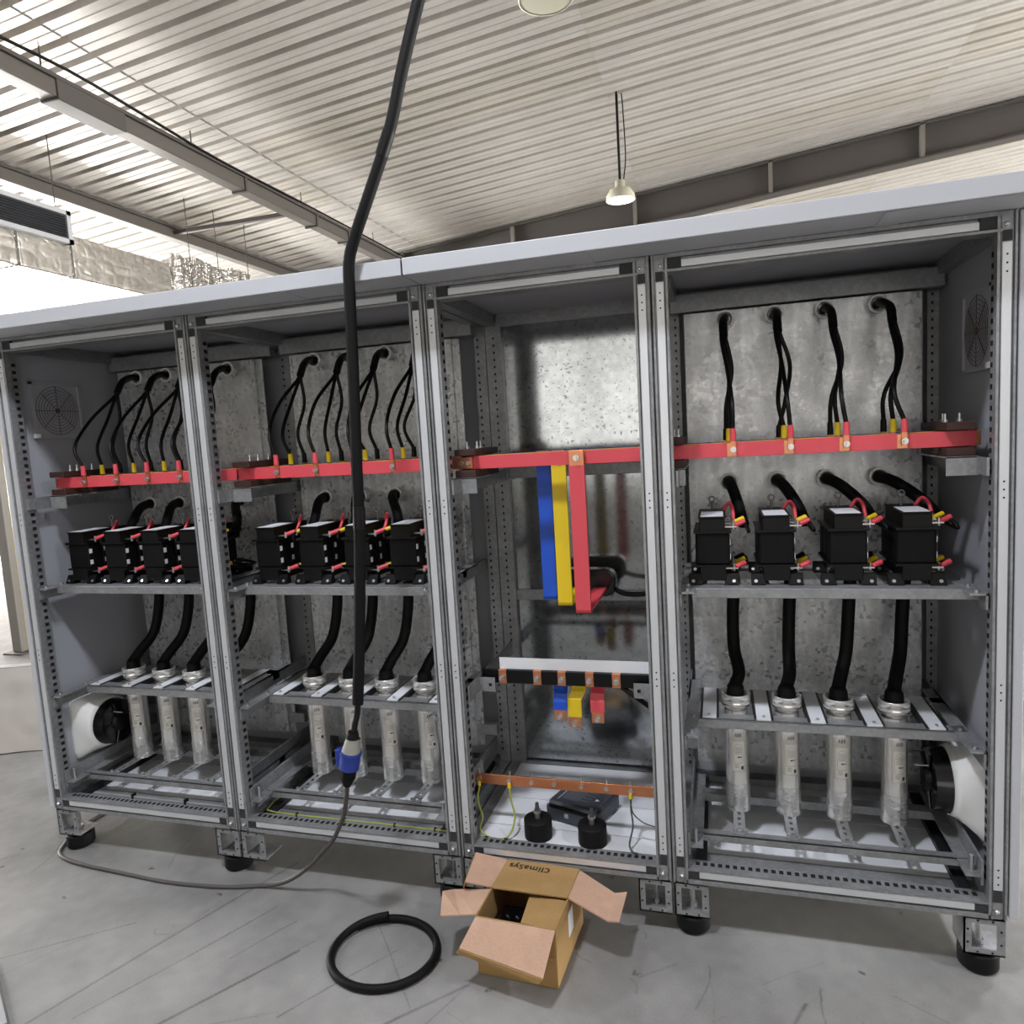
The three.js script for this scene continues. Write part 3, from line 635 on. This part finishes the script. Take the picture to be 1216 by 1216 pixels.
// brown insulating clamps with their brackets
function clampAt(x, dir, where, short) {
  const g = thing('busbar_clamp', 'dark brown insulating busbar clamp ' + where, 'insulator', [x, 1.31, -.2], 'busbar clamps');
  part(g, 'upper_jaw', rb(x - .032, x + .032, 1.376, 1.396, -.32, -.085, .002), M.brown);
  part(g, 'lower_jaw', rb(x - .032, x + .032, 1.313, 1.333, -.32, -.085, .002), M.brown);
  for (const z of [-.16, -.24]) part(g, 'spacer', rb(x - .03, x + .03, 1.332, 1.377, z - .02, z + .02, .002), M.brown);
  for (const [dx, z] of [[-.016, -.16], [.016, -.16], [0, -.24]]) part(g, 'bolt', [cyl([x + dx, 1.305, z], [x + dx, 1.418, z], .0035, .0035, 8), cyl([x + dx, 1.396, z], [x + dx, 1.403, z], .0075, .0075, 6)], M.steel);
  const xp = x - dir * .075;
  const bk = part(g, 'bracket', [uvm(bx(x - .035, x + .035, 1.265, 1.311, -.083, -.08)), uvm(bx(x - .035, x + .035, 1.308, 1.312, -.33, -.08))], M.zinc);
  const e = short; part(g, 'side_arm', uvm(bx(Math.min(e, e + dir * .006), Math.max(e, e + dir * .006), 1.268, 1.31, -.55, -.012)), M.zinc);
  part(g, 'side_arm', uvm(bx(Math.min(e, x), Math.max(e, x), 1.3, 1.306, -.3, -.13)), M.zinc);
}
clampAt(.112, 1, 'at the left end of the row', .046);
clampAt(.888, 1, 'at the joint of the two left bays', .846);
clampAt(1.668, 1, 'at the left of the narrow bay', 1.65);
clampAt(2.268, 1, 'beside the left post of the rightmost bay', 2.281 - .0);
clampAt(2.962, -1, 'at the right end of the row', 2.999);

// ------------------------------------------------------------------ cables from the sleeves to the busbars
for (const b of three) capO.forEach((o, i) => {
  const nx = X[b] + o, lx = lugX(b)[i], where = ordinal[i] + ' from left in the ' + bayName[b] + ' bay';
  const g = thing('cable_bundle', 'black cables dropping from upper sleeve to the busbars, ' + where, 'cable', [nx, 1.4, -.28], 'upper cable bundles');
  const sx = nx + (b === 3 ? .006 * (i - 1) : .01);
  part(g, 'sheath', tube([[nx, 1.745, -.455], [nx, 1.744, -.4], [sx, 1.722, -.345], [sx, 1.68, -.315]], .0125, 20, 10), M.black);
  phases.forEach(([cn, cm, z], k) => {
    const x = lx + (b === 3 ? [.004, -.005, -.012][k] : [0, .002, .004][k]), j = (hash(b * 7 + i, k) - .5), bow = b === 3 ? .014 : .022;
    part(g, 'core', tube([[sx, 1.7, -.328], [sx + (k - 1) * .006, 1.668, -.308], [sx + (k - 1) * bow + j * .02 + (b < 3 ? -.008 : .012), 1.58, (-.3 + z) / 2 - .01], [x + j * .03 + (b < 3 ? -.014 : .012 * (k - 1)), 1.48, z * .92 - .008], [x, 1.405, z + .005]], .0058, 30, 8), M.black);
    part(g, 'lug_sleeve', cyl([x, 1.378, z + .005], [x, 1.412, z + .005], .0085, .0075, 12), k < 2 ? cm : M.black, k < 2 ? cn + ' lug sleeve' : undefined);
    part(g, 'lug', bx(x - .006, x + .006, 1.342, 1.38, z + .0005, z + .003), M.copper);
    part(g, 'bolt', [cyl([x, 1.355, z + .003], [x, 1.355, z + .011], .0085, .0085, 6), cyl([x, 1.355, z + .01], [x, 1.355, z + .019], .004, .004, 8)], M.steel);
  });
});
// from the lower sleeves to the reactors, and from the reactors to the capacitors
for (const b of three) capO.forEach((o, i) => {
  const nx = X[b] + o, rx = X[b] + reO[i] - (b === 3 && i < 2 ? .012 : 0) + .082, where = ordinal[i] + ' from left in the ' + bayName[b] + ' bay';
  const g = thing('reactor_feed', 'thick black feed cable to the reactor, ' + where, 'cable', [nx, 1.1, -.3], 'cables feeding the reactors');
  part(g, 'sheath', tube([[nx, 1.243, -.455], [nx, 1.243, -.41], [nx + (rx - nx) * .3, 1.228, -.355], [nx + (rx - nx) * .8, 1.18, -.29], [rx + .004, 1.135, -.235]], .0165, 28, 12), M.blackMatte);
  for (let k = 0; k < 3; k++) part(g, 'core', tube([[rx + .004, 1.145, -.24], [rx + .012, 1.13, -.22], [rx + .014, 1.13, -.17 - (k - 1) * .05], [rx + .002, 1.152, -.146 - k * .064]], .005, 16, 6), M.black);
  const cx = nx, sx = nx + (b === 3 ? [.0, .02, .045, .045][i] : .05);
  const h = thing('capacitor_lead', 'thick black cable hanging to the capacitor, ' + where, 'cable', [cx, .64, -.3], 'cables from reactors to capacitors');
  part(h, 'sheath', tube([[sx + .01, 1.0, -.352], [sx + .006, .93, -.362], [sx, .84, -.358], [sx - (sx - cx) * .25, .74, -.33], [cx + .012, .68, -.28], [cx, .648, -.252]], .0185, 36, 12), M.blackMatte);
  for (let k = 0; k < 3; k++) part(h, 'core', tube([[sx + .01, .995, -.352], [rx - .01, 1.01, -.34], [rx + .012, 1.02, -.28 + (1 - k) * .04], [rx + .002, 1.036, -.148 - k * .064]], .005, 16, 6), M.black);
});

// ------------------------------------------------------------------ the narrow bay
phases.forEach(([cn, cm, z], k) => {
  const xc = [2.0, 1.927, 1.861][k], hw = .0225;
  const g = thing('drop_bar', cn + ' sleeved flat bar dropping from the busbar to the current transformer', 'busbar', [xc, .9, z], 'drop bars of the narrow bay');
  const zf = k ? z : z + .0095;
  part(g, 'sleeve', rb(xc - hw, xc + hw, .9, k ? 1.333 : 1.333, zf - .001, zf + .009, .001), cm);
  part(g, 'bare_end', rb(xc - hw + .001, xc + hw - .001, 1.332, 1.376, zf, zf + .008, .001), M.copper);
  part(g, 'bolt', [cyl([xc, 1.354, zf + .006], [xc, 1.354, zf + .014], .0095, .0095, 6), cyl([xc, 1.354, zf + .012], [xc, 1.354, zf + .024], .005, .005, 8)], M.steel);
  part(g, 'return_leg', rb(xc - hw, xc + hw, .9, .91, -.5, zf + .009, .001), cm);
});
{
  const g = thing('current_transformer', 'black rounded transformer block behind the colored drop bars', 'transformer', [1.945, .885, -.43]);
  const s = new THREE.Shape(); const r = .03, w = .1, h = .04; s.moveTo(-w + r, -h); s.lineTo(w - r, -h); s.absarc(w - r, -h + r, r, -Math.PI / 2, 0); s.lineTo(w, h - r); s.absarc(w - r, h - r, r, 0, Math.PI / 2); s.lineTo(-w + r, h); s.absarc(-w + r, h - r, r, Math.PI / 2, Math.PI); s.lineTo(-w, -h + r); s.absarc(-w + r, -h + r, r, Math.PI, Math.PI * 1.5);
  for (const x of [-.084, -.018, .055]) s.holes.push(new THREE.Path([[x - .026, -.024], [x - .026, -.01], [x + .026, -.01], [x + .026, -.024]].map(p => new THREE.Vector2(...p))));
  part(g, 'body', new THREE.ExtrudeGeometry(s, { depth: .045, bevelEnabled: true, bevelSize: .006, bevelThickness: .006, bevelSegments: 3, curveSegments: 10 }).translate(1.945, .922, -.46), M.blackGloss);
  part(g, 'lead', tube([[2.04, .9, -.435], [2.08, .885, -.42], [2.14, .882, -.43], [2.2, .9, -.44]], .009, 20, 8), M.black);
  part(g, 'mounting_strap', bx(1.86, 2.03, .862, .878, -.564, -.45), M.zinc);
}
// neutral bar with its white board
{
  const g = thing('neutral_bar', 'black sleeved neutral bar with five bolted copper windows', 'busbar', [1.92, .65, -.16]);
  part(g, 'sleeve', rb(1.655, 2.185, .66, .702, -.162, -.15, .0015), M.black);
  for (const x of [1.723, 1.835, 1.912, 1.998, 2.079]) { part(g, 'copper_window', rb(x - .0125, x + .0125, .659, .703, -.163, -.1488, .0008), M.copper); part(g, 'bolt', [cyl([x, .681, -.149], [x, .681, -.139], .009, .009, 6), cyl([x, .681, -.14], [x, .681, -.126], .005, .005, 8)], M.steel); }
  part(g, 'board', bx(1.712, 2.182, .703, .738, -.166, -.162), M.white, 'white strip above the bar');
  for (const [x, d] of [[1.65, 1], [2.188, -1]]) { part(g, 'bracket', [uvm(bx(Math.min(x, x + d * .055), Math.max(x, x + d * .055), .64, .685, -.128, -.125)), uvm(bx(Math.min(x, x + d * .004), Math.max(x, x + d * .004), .64, .69, -.5, -.03))], M.zinc); part(g, 'bracket_slot', bx(x + d * .035, x + d * .045, .658, .667, -.126, -.1235), M.hole); }
  part(g, 'neutral_lead', tube([[2.09, .66, -.165], [2.12, .64, -.16], [2.17, .6, -.17], [2.2, .56, -.2]], .008, 20, 8), M.black);
}
[['blue', M.blue, 1.897, .632, .55, 0], ['yellow', M.yellow, 1.955, .642, .53, -.012], ['red', M.red, 2.014, .638, .548, 0]].forEach(([cn, cm, x, yt, yb, sh]) => {
  const g = thing('short_link', 'short bent ' + cn + ' sleeved link with a bolted copper end', 'link', [x, yb, -.18], 'short colored links below the neutral bar');
  const w = .021;
  part(g, 'sleeve', slabBend([[x, yt + .012, -.21], [x, yt - .012, -.185], [x + sh, yt - .035, -.176], [x + sh, yb + .022, -.176]], w, .007), cm);
  part(g, 'stud_end', rb(x - w + .004, x + w - .004, yt + .008, yt + .022, -.235, -.2, .001), M.copper);
  part(g, 'copper_end', rb(x + sh - w + .002, x + sh + w - .002, yb - .012, yb + .024, -.1785, -.1735, .0008), M.copper);
  part(g, 'bolt', [cyl([x + sh, yb + .004, -.174], [x + sh, yb + .004, -.163], .0095, .0095, 6), cyl([x + sh, yb + .004, -.164], [x + sh, yb + .004, -.15], .005, .005, 8)], M.steel);
});
solo('link_support', 'dark crossbar carrying the short colored links', 'bar', rb(1.648, 2.192, .645, .66, -.26, -.225, .002), M.dark);
function slabBend(line, w, t) {       // a flat strip that follows the line, w half width, t thickness
  const pos = [], n = line.length, tri = (a, b, c) => pos.push(...a, ...b, ...c);
  const at = (i, s, k) => { const p = line[i]; const a = line[Math.max(0, i - 1)], b = line[Math.min(n - 1, i + 1)]; const ty = b[1] - a[1], tz = b[2] - a[2], L = Math.hypot(ty, tz); return [p[0] + s * w, p[1] - k * tz / L * t / 2 * -1, p[2] - k * ty / L * t / 2]; };
  for (let i = 0; i < n - 1; i++) for (const [s0, k0, s1, k1] of [[-1, 1, 1, 1], [1, 1, 1, -1], [1, -1, -1, -1], [-1, -1, -1, 1]]) { const a = at(i, s0, k0), b = at(i, s1, k1), c = at(i + 1, s1, k1), d = at(i + 1, s0, k0); tri(a, b, c); tri(a, c, d); }
  for (const i of [0, n - 1]) { const q = [at(i, -1, 1), at(i, 1, 1), at(i, 1, -1), at(i, -1, -1)]; tri(q[0], q[1], q[2]); tri(q[0], q[2], q[3]); }
  const g = new THREE.BufferGeometry(); g.setAttribute('position', new THREE.Float32BufferAttribute(pos, 3)); g.computeVertexNormals(); g.setAttribute('uv', new THREE.Float32BufferAttribute(new Float32Array(pos.length / 3 * 2), 2)); return g;
}
// earth bar
{
  const g = thing('earth_bar', 'bare copper earth bar with bolts across the narrow bay', 'busbar', [1.9, .34, -.12]);
  part(g, 'copper_bar', rb(1.618, 2.2, .338, .37, -.127, -.12, .0008), M.copper);
  for (const x of [1.635, 1.735, 1.806, 1.878, 1.963, 2.04, 2.112]) part(g, 'bolt', [cyl([x, .356, -.122], [x, .356, -.112], .0075, .0075, 6), cyl([x, .37, -.124], [x, .384, -.124], .0035, .0035, 8)], M.steel);
  for (const x of [1.617, 2.2]) part(g, 'end_bracket', uvm(bx(x - .004, x + .004, .335, .375, -.2, -.05)), M.zinc);
  for (const [pts, lab] of [[[[1.636, .335, -.112], [1.632, .29, -.1], [1.652, .25, -.08], [1.648, .222, -.06], [1.675, .207, -.045], [1.69, .206, -.04]], 'first'], [[[1.735, .335, -.112], [1.742, .3, -.1], [1.756, .26, -.085], [1.752, .225, -.06], [1.735, .207, -.045], [1.722, .207, -.04]], 'second']]) {
    const w = thing('earth_wire', 'green-yellow earth wire hanging from the ' + lab + ' earth bar bolt', 'wire', pts[5], 'earth wires'); part(w, 'wire', tube(pts, .0032, 30, 8), M.greenYellow); part(w, 'lug', cyl([pts[0][0], .335, -.112], [pts[0][0], .35, -.112], .006, .005, 8), M.yellow);
    part(w, 'cable_tie', new THREE.TorusGeometry(.005, .0018, 6, 12).rotateX(1.2).translate(...pts[4]), M.black);
  }
  const w = thing('earth_wire', 'dark earth wire hanging from the rightmost earth bar bolt', 'wire', [2.12, .2, -.05], 'earth wires');
  part(w, 'wire', tube([[2.112, .335, -.112], [2.112, .3, -.108], [2.118, .26, -.09], [2.11, .22, -.06], [2.122, .207, -.045], [2.135, .208, -.04]], .0026, 30, 8), M.cordGrey);
  part(w, 'wire', tube([[2.112, .315, -.11], [2.12, .29, -.105], [2.15, .268, -.1], [2.19, .258, -.1]], .002, 20, 8), M.cordGrey);
  part(w, 'lug', cyl([2.112, .335, -.112], [2.112, .35, -.112], .006, .005, 8), M.yellow);
}
// loose parts on the floor of the narrow bay
function spareFoot(x, z, label) {
  const g = thing('spare_foot', label, 'foot', [x, .2, z], 'spare rubber feet');
  part(g, 'rubber_body', lathe([[0, 0], [.042, 0], [.043, .004], [.043, .055], [.041, .06], [.02, .062], [.018, .06], [0, .06]], 32).translate(x, .2, z), M.rubber);
  part(g, 'stud', [cyl([x, .26, z], [x, .278, z], .0095, .0095, 6), cyl([x, .276, z], [x, .284, z], .012, .012, 12)], M.steel);
  part(g, 'stud_cap', cyl([x, .284, z], [x, .308, z], .0075, .005, 12), M.grey);
}
spareFoot(1.828, -.088, 'spare black rubber foot with stud, left one on the floor of the narrow bay');
spareFoot(1.997, -.084, 'spare black rubber foot with stud, right one on the floor of the narrow bay');
{
  const g = thing('controller', 'dark grey controller module lying on the floor of the narrow bay', 'controller', [1.94, .2, -.24]);
  const q = new THREE.Group();
  const put = (n, geo, m, l) => { geo.rotateX(.0).rotateY(-.33).translate(.0, 0, 0); const t = new THREE.Mesh(geo, m); t.name = n; t.castShadow = t.receiveShadow = true; if (l) t.userData.label = l; g.add(t); };
  put('housing', rb(-.088, .088, .004, .05, -.085, .085, .006, 3), M.grey);
  put('cover', profX([[-.08, .05], [.08, .05], [.072, .062], [-.072, .062]], -.08, .08), M.grey);
  put('plug_row', bx(-.075, .075, .045, .053, .076, .087), M.blackMatte);
  const pt = printTex(256, 256, c => { c.fillStyle = '#6d7078'; for (let i = 0; i < 10; i++) c.fillRect(40, 40 + i * 18, 60 + (i * 53) % 110, 5); c.fillStyle = '#9c9fa5'; c.fillRect(24, 18, 6, 220); }, '#33363d');
  put('print', new THREE.PlaneGeometry(.15, .135).rotateX(-Math.PI / 2).translate(0, .0625, 0), S({ map: pt, roughness: .5 }), 'printed wiring diagram');
  put('warning_mark', new THREE.CircleGeometry(.009, 3).rotateX(-Math.PI / 2).translate(.058, .0632, .01), M.white);
  put('side_mark', bx(-.02, -.006, .022, .036, .0845, .0857), M.grille);
  put('clip', bx(-.094, -.088, .02, .04, -.06, -.03), M.grey);
}
// thin earth wire lying on the sill of the second bay
{
  const w = thing('earth_wire', 'green-yellow earth wire lying along the sill of the second bay', 'wire', [1.2, .205, -.052], 'earth wires');
  part(w, 'wire', tube([[.862, .2, -.2], [.868, .206, -.09], [.9, .207, -.055], [1.1, .207, -.05], [1.3, .207, -.052], [1.55, .207, -.05]], .0026, 40, 8), M.greenYellow);
  for (const x of [1.0, 1.18, 1.36, 1.5]) part(w, 'cable_tie', new THREE.TorusGeometry(.006, .002, 6, 12).rotateY(Math.PI / 2).translate(x, .208, -.0505), M.black);
  const v = thing('sill_strip', 'grey edging strip lying on the sill of the leftmost bay', 'strip', [.4, .205, -.052]);
  part(v, 'strip', rb(.14, .74, .2035, .212, -.058, -.046, .002), M.zinc); for (const x of [.32, .55]) part(v, 'cable_tie', bx(x - .004, x + .004, .203, .22, -.06, -.044), M.black);
}

const printFont = await new FontLoader().loadAsync('fonts/droid/droid_sans_bold.typeface.json');
// ------------------------------------------------------------------ carton
{
  const g = thing('cardboard_box', 'open cardboard carton with spread flaps on the floor before the narrow bay', 'box', [1.855, 0, .13]);
  const FL = [1.737, .252], FR = [1.955, .262], RR = [1.972, .004], RL = [1.752, -.006], H = .165;
  const wall = (n, a, b) => part(g, n, slab([[a[0], .002, a[1]], [b[0], .002, b[1]], [b[0], H, b[1]], [a[0], H, a[1]]], .004), M.kraft);
  const front = wall('front_wall', FL, FR), right = wall('side_wall', FR, RR); wall('rear_wall', RR, RL); wall('side_wall', RL, FL);
  part(g, 'bottom', slab([[FL[0], .003, FL[1]], [FR[0], .003, FR[1]], [RR[0], .003, RR[1]], [RL[0], .003, RL[1]]], .004), M.kraftIn);
  const mix = (a, b, t) => [a[0] + (b[0] - a[0]) * t, a[1] + (b[1] - a[1]) * t];
  const mR = mix(RR, FR, .52), mL = mix(RL, FL, .55);
  // closed rear flap with the print
  const rf = part(g, 'rear_flap', slab([[RL[0], H + .002, RL[1]], [mL[0], H + .003, mL[1]], [mR[0], H + .003, mR[1]], [RR[0], H + .002, RR[1]]], .004), M.kraft);
  const txt = new TextGeometry('ClimaSys', { font: printFont, size: .021, depth: .0004, curveSegments: 3 });
  txt.computeBoundingBox(); txt.translate(-txt.boundingBox.max.x / 2, -.0105, 0).rotateX(-Math.PI / 2).rotateY(Math.PI - .05).translate(1.828, H + .0052, .03);
  part(rf, 'print', txt, M.print, 'dark printed lettering');
  // front flap hanging forward
  part(g, 'front_flap', slab([[1.739, H, .256], [1.957, H, .266], [1.942, .1, .352], [1.712, .118, .318]], .004), M.kraftIn);
  part(g, 'front_flap_lip', slab([[1.712, .117, .319], [1.942, .099, .353], [1.93, .082, .35], [1.70, .1, .312]], .004), M.kraft);
  part(g, 'front_flap_inset', slab([[1.742, .11, .262], [1.95, .09, .27], [1.945, .086, .275], [1.74, .106, .267]], .003), M.kraft);
  // left flap torn into two halves
  part(g, 'left_flap', slab([[FL[0], H, FL[1] - .004], [mL[0], H, mL[1] + .004], [1.632, .15, .14], [1.687, .15, .239]], .004), M.kraftIn);
  part(g, 'left_flap_tip', slab([[1.687, .15, .239], [1.632, .15, .14], [1.612, .165, .235 - .06], [1.636, .15, .253]], .004), M.kraftIn);
  part(g, 'left_rear_flap', slab([[mL[0], H, mL[1] - .006], [RL[0], H, RL[1] + .003], [1.668, .205, .07 - .03], [1.676, .192, .16]], .004), M.kraftIn);
  part(g, 'left_rear_flap_edge', slab([[1.676, .192, .16], [1.668, .205, .04], [1.66, .18, .035], [1.667, .168, .152]], .004), M.kraft);
  // right flap: rear half open, front half pushed in
  part(g, 'right_flap', slab([[RR[0], H, RR[1] + .003], [mR[0], H, mR[1] - .004], [2.076, .132, .16], [2.077, .13, .04]], .004), M.kraftIn);
  part(g, 'right_flap_tip', slab([[2.077, .13, .04], [2.076, .132, .16], [2.104, .13, .153], [2.11, .13, .028]], .004), M.kraftIn);
  part(g, 'inner_flap', slab([[mR[0] - .003, H - .006, mR[1] + .002], [FR[0] - .004, H - .006, FR[1] - .004], [1.857, .15, .236], [1.851, .148, .116]], .004), M.kraft);
  part(right, 'shipping_label', slab([[1.9675, .06, .105], [1.9645, .06, .15], [1.9645, .13, .15], [1.9675, .13, .105]], .0012), M.white, 'white shipping label');
  const c = thing('bagged_part', 'black part in clear film inside the carton', 'part', [1.81, .005, .15]);
  part(c, 'body', rb(1.77, 1.85, .006, .09, .1, .2, .015, 3), M.black); part(c, 'film', rb(1.765, 1.855, .07, .1, .1, .21, .012, 3), M.blackGloss);
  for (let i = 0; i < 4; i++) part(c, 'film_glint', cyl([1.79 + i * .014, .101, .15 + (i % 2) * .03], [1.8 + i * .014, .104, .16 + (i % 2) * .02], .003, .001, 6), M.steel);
}
// coil of hose
{
  const pts = []; for (let i = 0; i <= 26; i++) { const t = i / 26, a = 2.55 - t * 6.95, r = 1 - .09 * (t > .86 ? (t - .86) / .14 : 0) - (t < .1 ? .0 : 0); pts.push([1.452 + Math.cos(a) * .15 * r, .012 + (t > .84 ? (t - .84) * .12 : 0), .245 - Math.sin(a) * .135 * r]); }
  const h = thing('hose', 'loose ring of black corrugated hose lying on the concrete', 'hose', [1.45, 0, .24]);
  part(h, 'hose', tube(pts, .0115, 140, 12), M.blackMatte);
}
// hanging supply cable with a blue coupling, and the cord it feeds
{
  const g = thing('hanging_cable', 'thick black supply cable hanging from the roof with a coupling at its end', 'cable', [1.44, .6, .17]);
  part(g, 'sheath', tube([[2.35, 5.0, .1], [2.2, 4.2, .12], [1.98, 3.2, .14], [1.8, 2.72, .15], [1.714, 2.504, .15], [1.659, 2.358, .15], [1.62, 2.24, .15], [1.589, 2.168, .15], [1.535, 2.06, .15], [1.49, 1.97, .15], [1.468, 1.91, .152], [1.463, 1.82, .154], [1.456, 1.6, .158], [1.452, 1.4, .17], [1.447, 1.2, .178], [1.432, .95, .19], [1.414, .715, .207]], .0155, 160, 12), M.blackMatte);
  part(g, 'tape', cyl([1.451, 1.26, .178], [1.45, 1.2, .182], .0172, .0172, 14), M.black);
  part(g, 'tape', cyl([1.61, 2.215, .15], [1.583, 2.158, .15], .017, .017, 14), M.black);
  part(g, 'inner_cable', tube([[1.417, .75, .205], [1.411, .69, .209], [1.404, .66, .214], [1.399, .625, .22]], .0085, 14, 10), M.black);
  const c = [1.399, .635, .22], d = [1.377, .532, .22];
  const at = t => c.map((v, i) => v + (d[i] - v) * t);
  part(g, 'gland', cyl(at(-.05), at(.12), .014, .019, 16), M.blackMatte);
  part(g, 'socket_grip', [cyl(at(.12), at(.3), .0175, .022, 18), cyl(at(.3), at(.5), .022, .026, 18)], M.plugGrey);
  part(g, 'socket_collar', [cyl(at(.5), at(.98), .028, .028, 20), cyl(at(.53), at(.58), .0305, .0305, 20)], M.plugBlue, 'blue coupling collar');
  part(g, 'collar_latch', rb(1.343, 1.36, .538, .59, .21, .232, .004), M.plugBlue);
  const e = thing('extension_cord', 'black cord with plug running from the coupling down across the concrete floor', 'cord', [.9, 0, .06]);
  part(e, 'plug', [cyl(at(.98), at(1.25), .022, .021, 18), cyl(at(1.25), at(1.5), .0215, .011, 18)], M.blackMatte);
  part(e, 'cord', tube([at(1.5), [1.352, .44, .205], [1.321, .37, .175], [1.284, .31, .145], [1.23, .235, .105], [1.174, .175, .073], [1.11, .11, .062], [1.042, .055, .053], [.973, .02, .047], [.904, .007, .05], [.782, .007, .08], [.578, .007, .095], [.392, .007, .085], [.171, .007, .069], [.05, .007, .04], [.0, .007, -.02], [-.04, .007, -.14], [-.1, .007, -.5], [-.6, .007, -1.1], [-1.2, .007, -1.3]], .0065, 160, 10), M.cordGrey);
}
// ------------------------------------------------------------------ surroundings at the picture edges
{
  const g = thing('wrapped_panel', 'film-wrapped grey panel standing on its edge beyond the left end', 'panel', [-.9, 0, -.75]);
  part(g, 'board', slab([[-1.5, .004, -.5], [-.55, .004, -.86], [-.55, .44, -.86], [-1.5, .44, -.5]], .05), M.grille);
  const fg = new THREE.PlaneGeometry(1.0, .43, 40, 18), p = fg.attributes.position; for (let i = 0; i < p.count; i++) p.setZ(i, .004 + vnoise(p.getX(i) * 14 + 30, p.getY(i) * 14 + 30, 99) * .012);
  fg.computeVertexNormals(); part(g, 'film', fg.rotateY(.362).translate(-1.015, .222, -.655), S({ color: 0xb9b4ae, roughness: .25, metalness: .1 }), 'wrinkled wrapping film');
  part(g, 'support_block', rb(-1.3, -1.1, 0, .04, -.75, -.55, .004), M.wood);
  const c = thing('column', 'slim grey-brown steel post beyond the left end of the row', 'post', [-2.8, 0, -2.13]);
  part(c, 'shaft', rb(-2.845, -2.755, .012, 4.46, -2.175, -2.085, .006), M.girder2); part(c, 'base_plate', rb(-2.89, -2.71, 0, .012, -2.22, -2.04, .002), M.girder);
  part(c, 'edge_strip', bx(-2.756, -2.748, .012, 2.2, -2.17, -2.14), M.yellow, 'yellow edge strip');
  const r = thing('pallet_rack', 'storage rack with orange beams far behind on the left', 'rack', [-6.6, 0, -5]);
  for (const x of [-7.6, -5.7]) for (const z of [-5.6, -4.8]) part(r, 'upright', rb(x - .04, x + .04, 0, 2.4, z - .04, z + .04, .004), M.navy);
  for (const y of [.35, 1.15, 1.95]) { for (const z of [-5.6, -4.8]) part(r, 'beam', rb(-7.6, -5.7, y - .05, y + .05, z - .025, z + .025, .004), M.orange); part(r, 'deck_board', bx(-7.58, -5.72, y + .05, y + .07, -5.62, -4.78), M.wood); }
  [[-7.2, .42, .5, .42], [-6.5, .42, .5, .5], [-6.0, .42, .36, .38], [-7.2, 1.22, .55, .4], [-6.5, 1.22, .5, .34], [-5.98, 1.22, .36, .48]].forEach(([x, y, w, h], i) => {
    const b = thing('stored_carton', ['brown', 'brown', 'white', 'white', 'brown', 'white'][i] + ' carton on the ' + (y < 1 ? 'lower' : 'upper') + ' rack level, ' + ['left', 'middle', 'right'][i % 3] + ' one', 'box', [x, y, -5.2], 'cartons on the pallet rack');
    part(b, 'carton', rb(x - w / 2, x + w / 2, y, y + h, -5.5, -4.9, .004), [M.kraft, M.kraft, M.white][[0, 1, 2, 2, 0, 2][i]]); part(b, 'tape', bx(x - .03, x + .03, y + h - .001, y + h + .002, -5.5, -4.898), M.kraftIn);
  });
  // stacked sheets and a dark cabinet far right
  const st = thing('sheet_pile', 'pile of white sheets on a pallet far behind the right end', 'pile', [5.2, 0, -5.5]);
  for (let i = 0; i < 3; i++) part(st, 'pallet_runner', rb(4.62 + i * .5, 4.72 + i * .5, 0, .1, -6, -5, .004), M.wood);
  part(st, 'pallet_deck', rb(4.6, 5.75, .1, .125, -6.02, -4.98, .004), M.wood);
  for (let i = 0; i < 9; i++) { const o = (rnd() - .5) * .06; part(st, 'sheet', rb(4.62 + o, 5.72 + o, .126 + i * .085, .126 + i * .085 + .075, -6 + o, -5 - o, .006), i % 3 ? M.white : M.paint); }
  const nc = thing('navy_locker', 'dark navy locker far behind the right end', 'locker', [6.3, 0, -9]);
  part(nc, 'body', rb(5.6, 7.2, .06, 2.2, -8.9, -8.3, .01), M.navy); part(nc, 'plinth', bx(5.65, 7.15, 0, .06, -8.85, -8.35), M.dark); for (const x of [6.0, 6.8]) part(nc, 'door', rb(x - .38, x + .38, .1, 2.15, -8.302, -8.285, .004), M.navy);
  const gb = thing('grey_board', 'corner of a grey board lying on the floor at the lower left', 'board', [.1, 0, .9]);
  part(gb, 'board', slab([[.36, .012, .52], [.63, .012, .69], [.2, .012, 1.4], [-.1, .012, 1.2]], .02), M.grey); part(gb, 'edge', slab([[.362, .024, .53], [.62, .024, .69], [.61, .024, .70], [.352, .024, .54]], .003), M.grille);
}

scene.traverse(o => { if (o.isLight) { o.castShadow = !o.isRectAreaLight; } });
renderer.render(scene, camera);
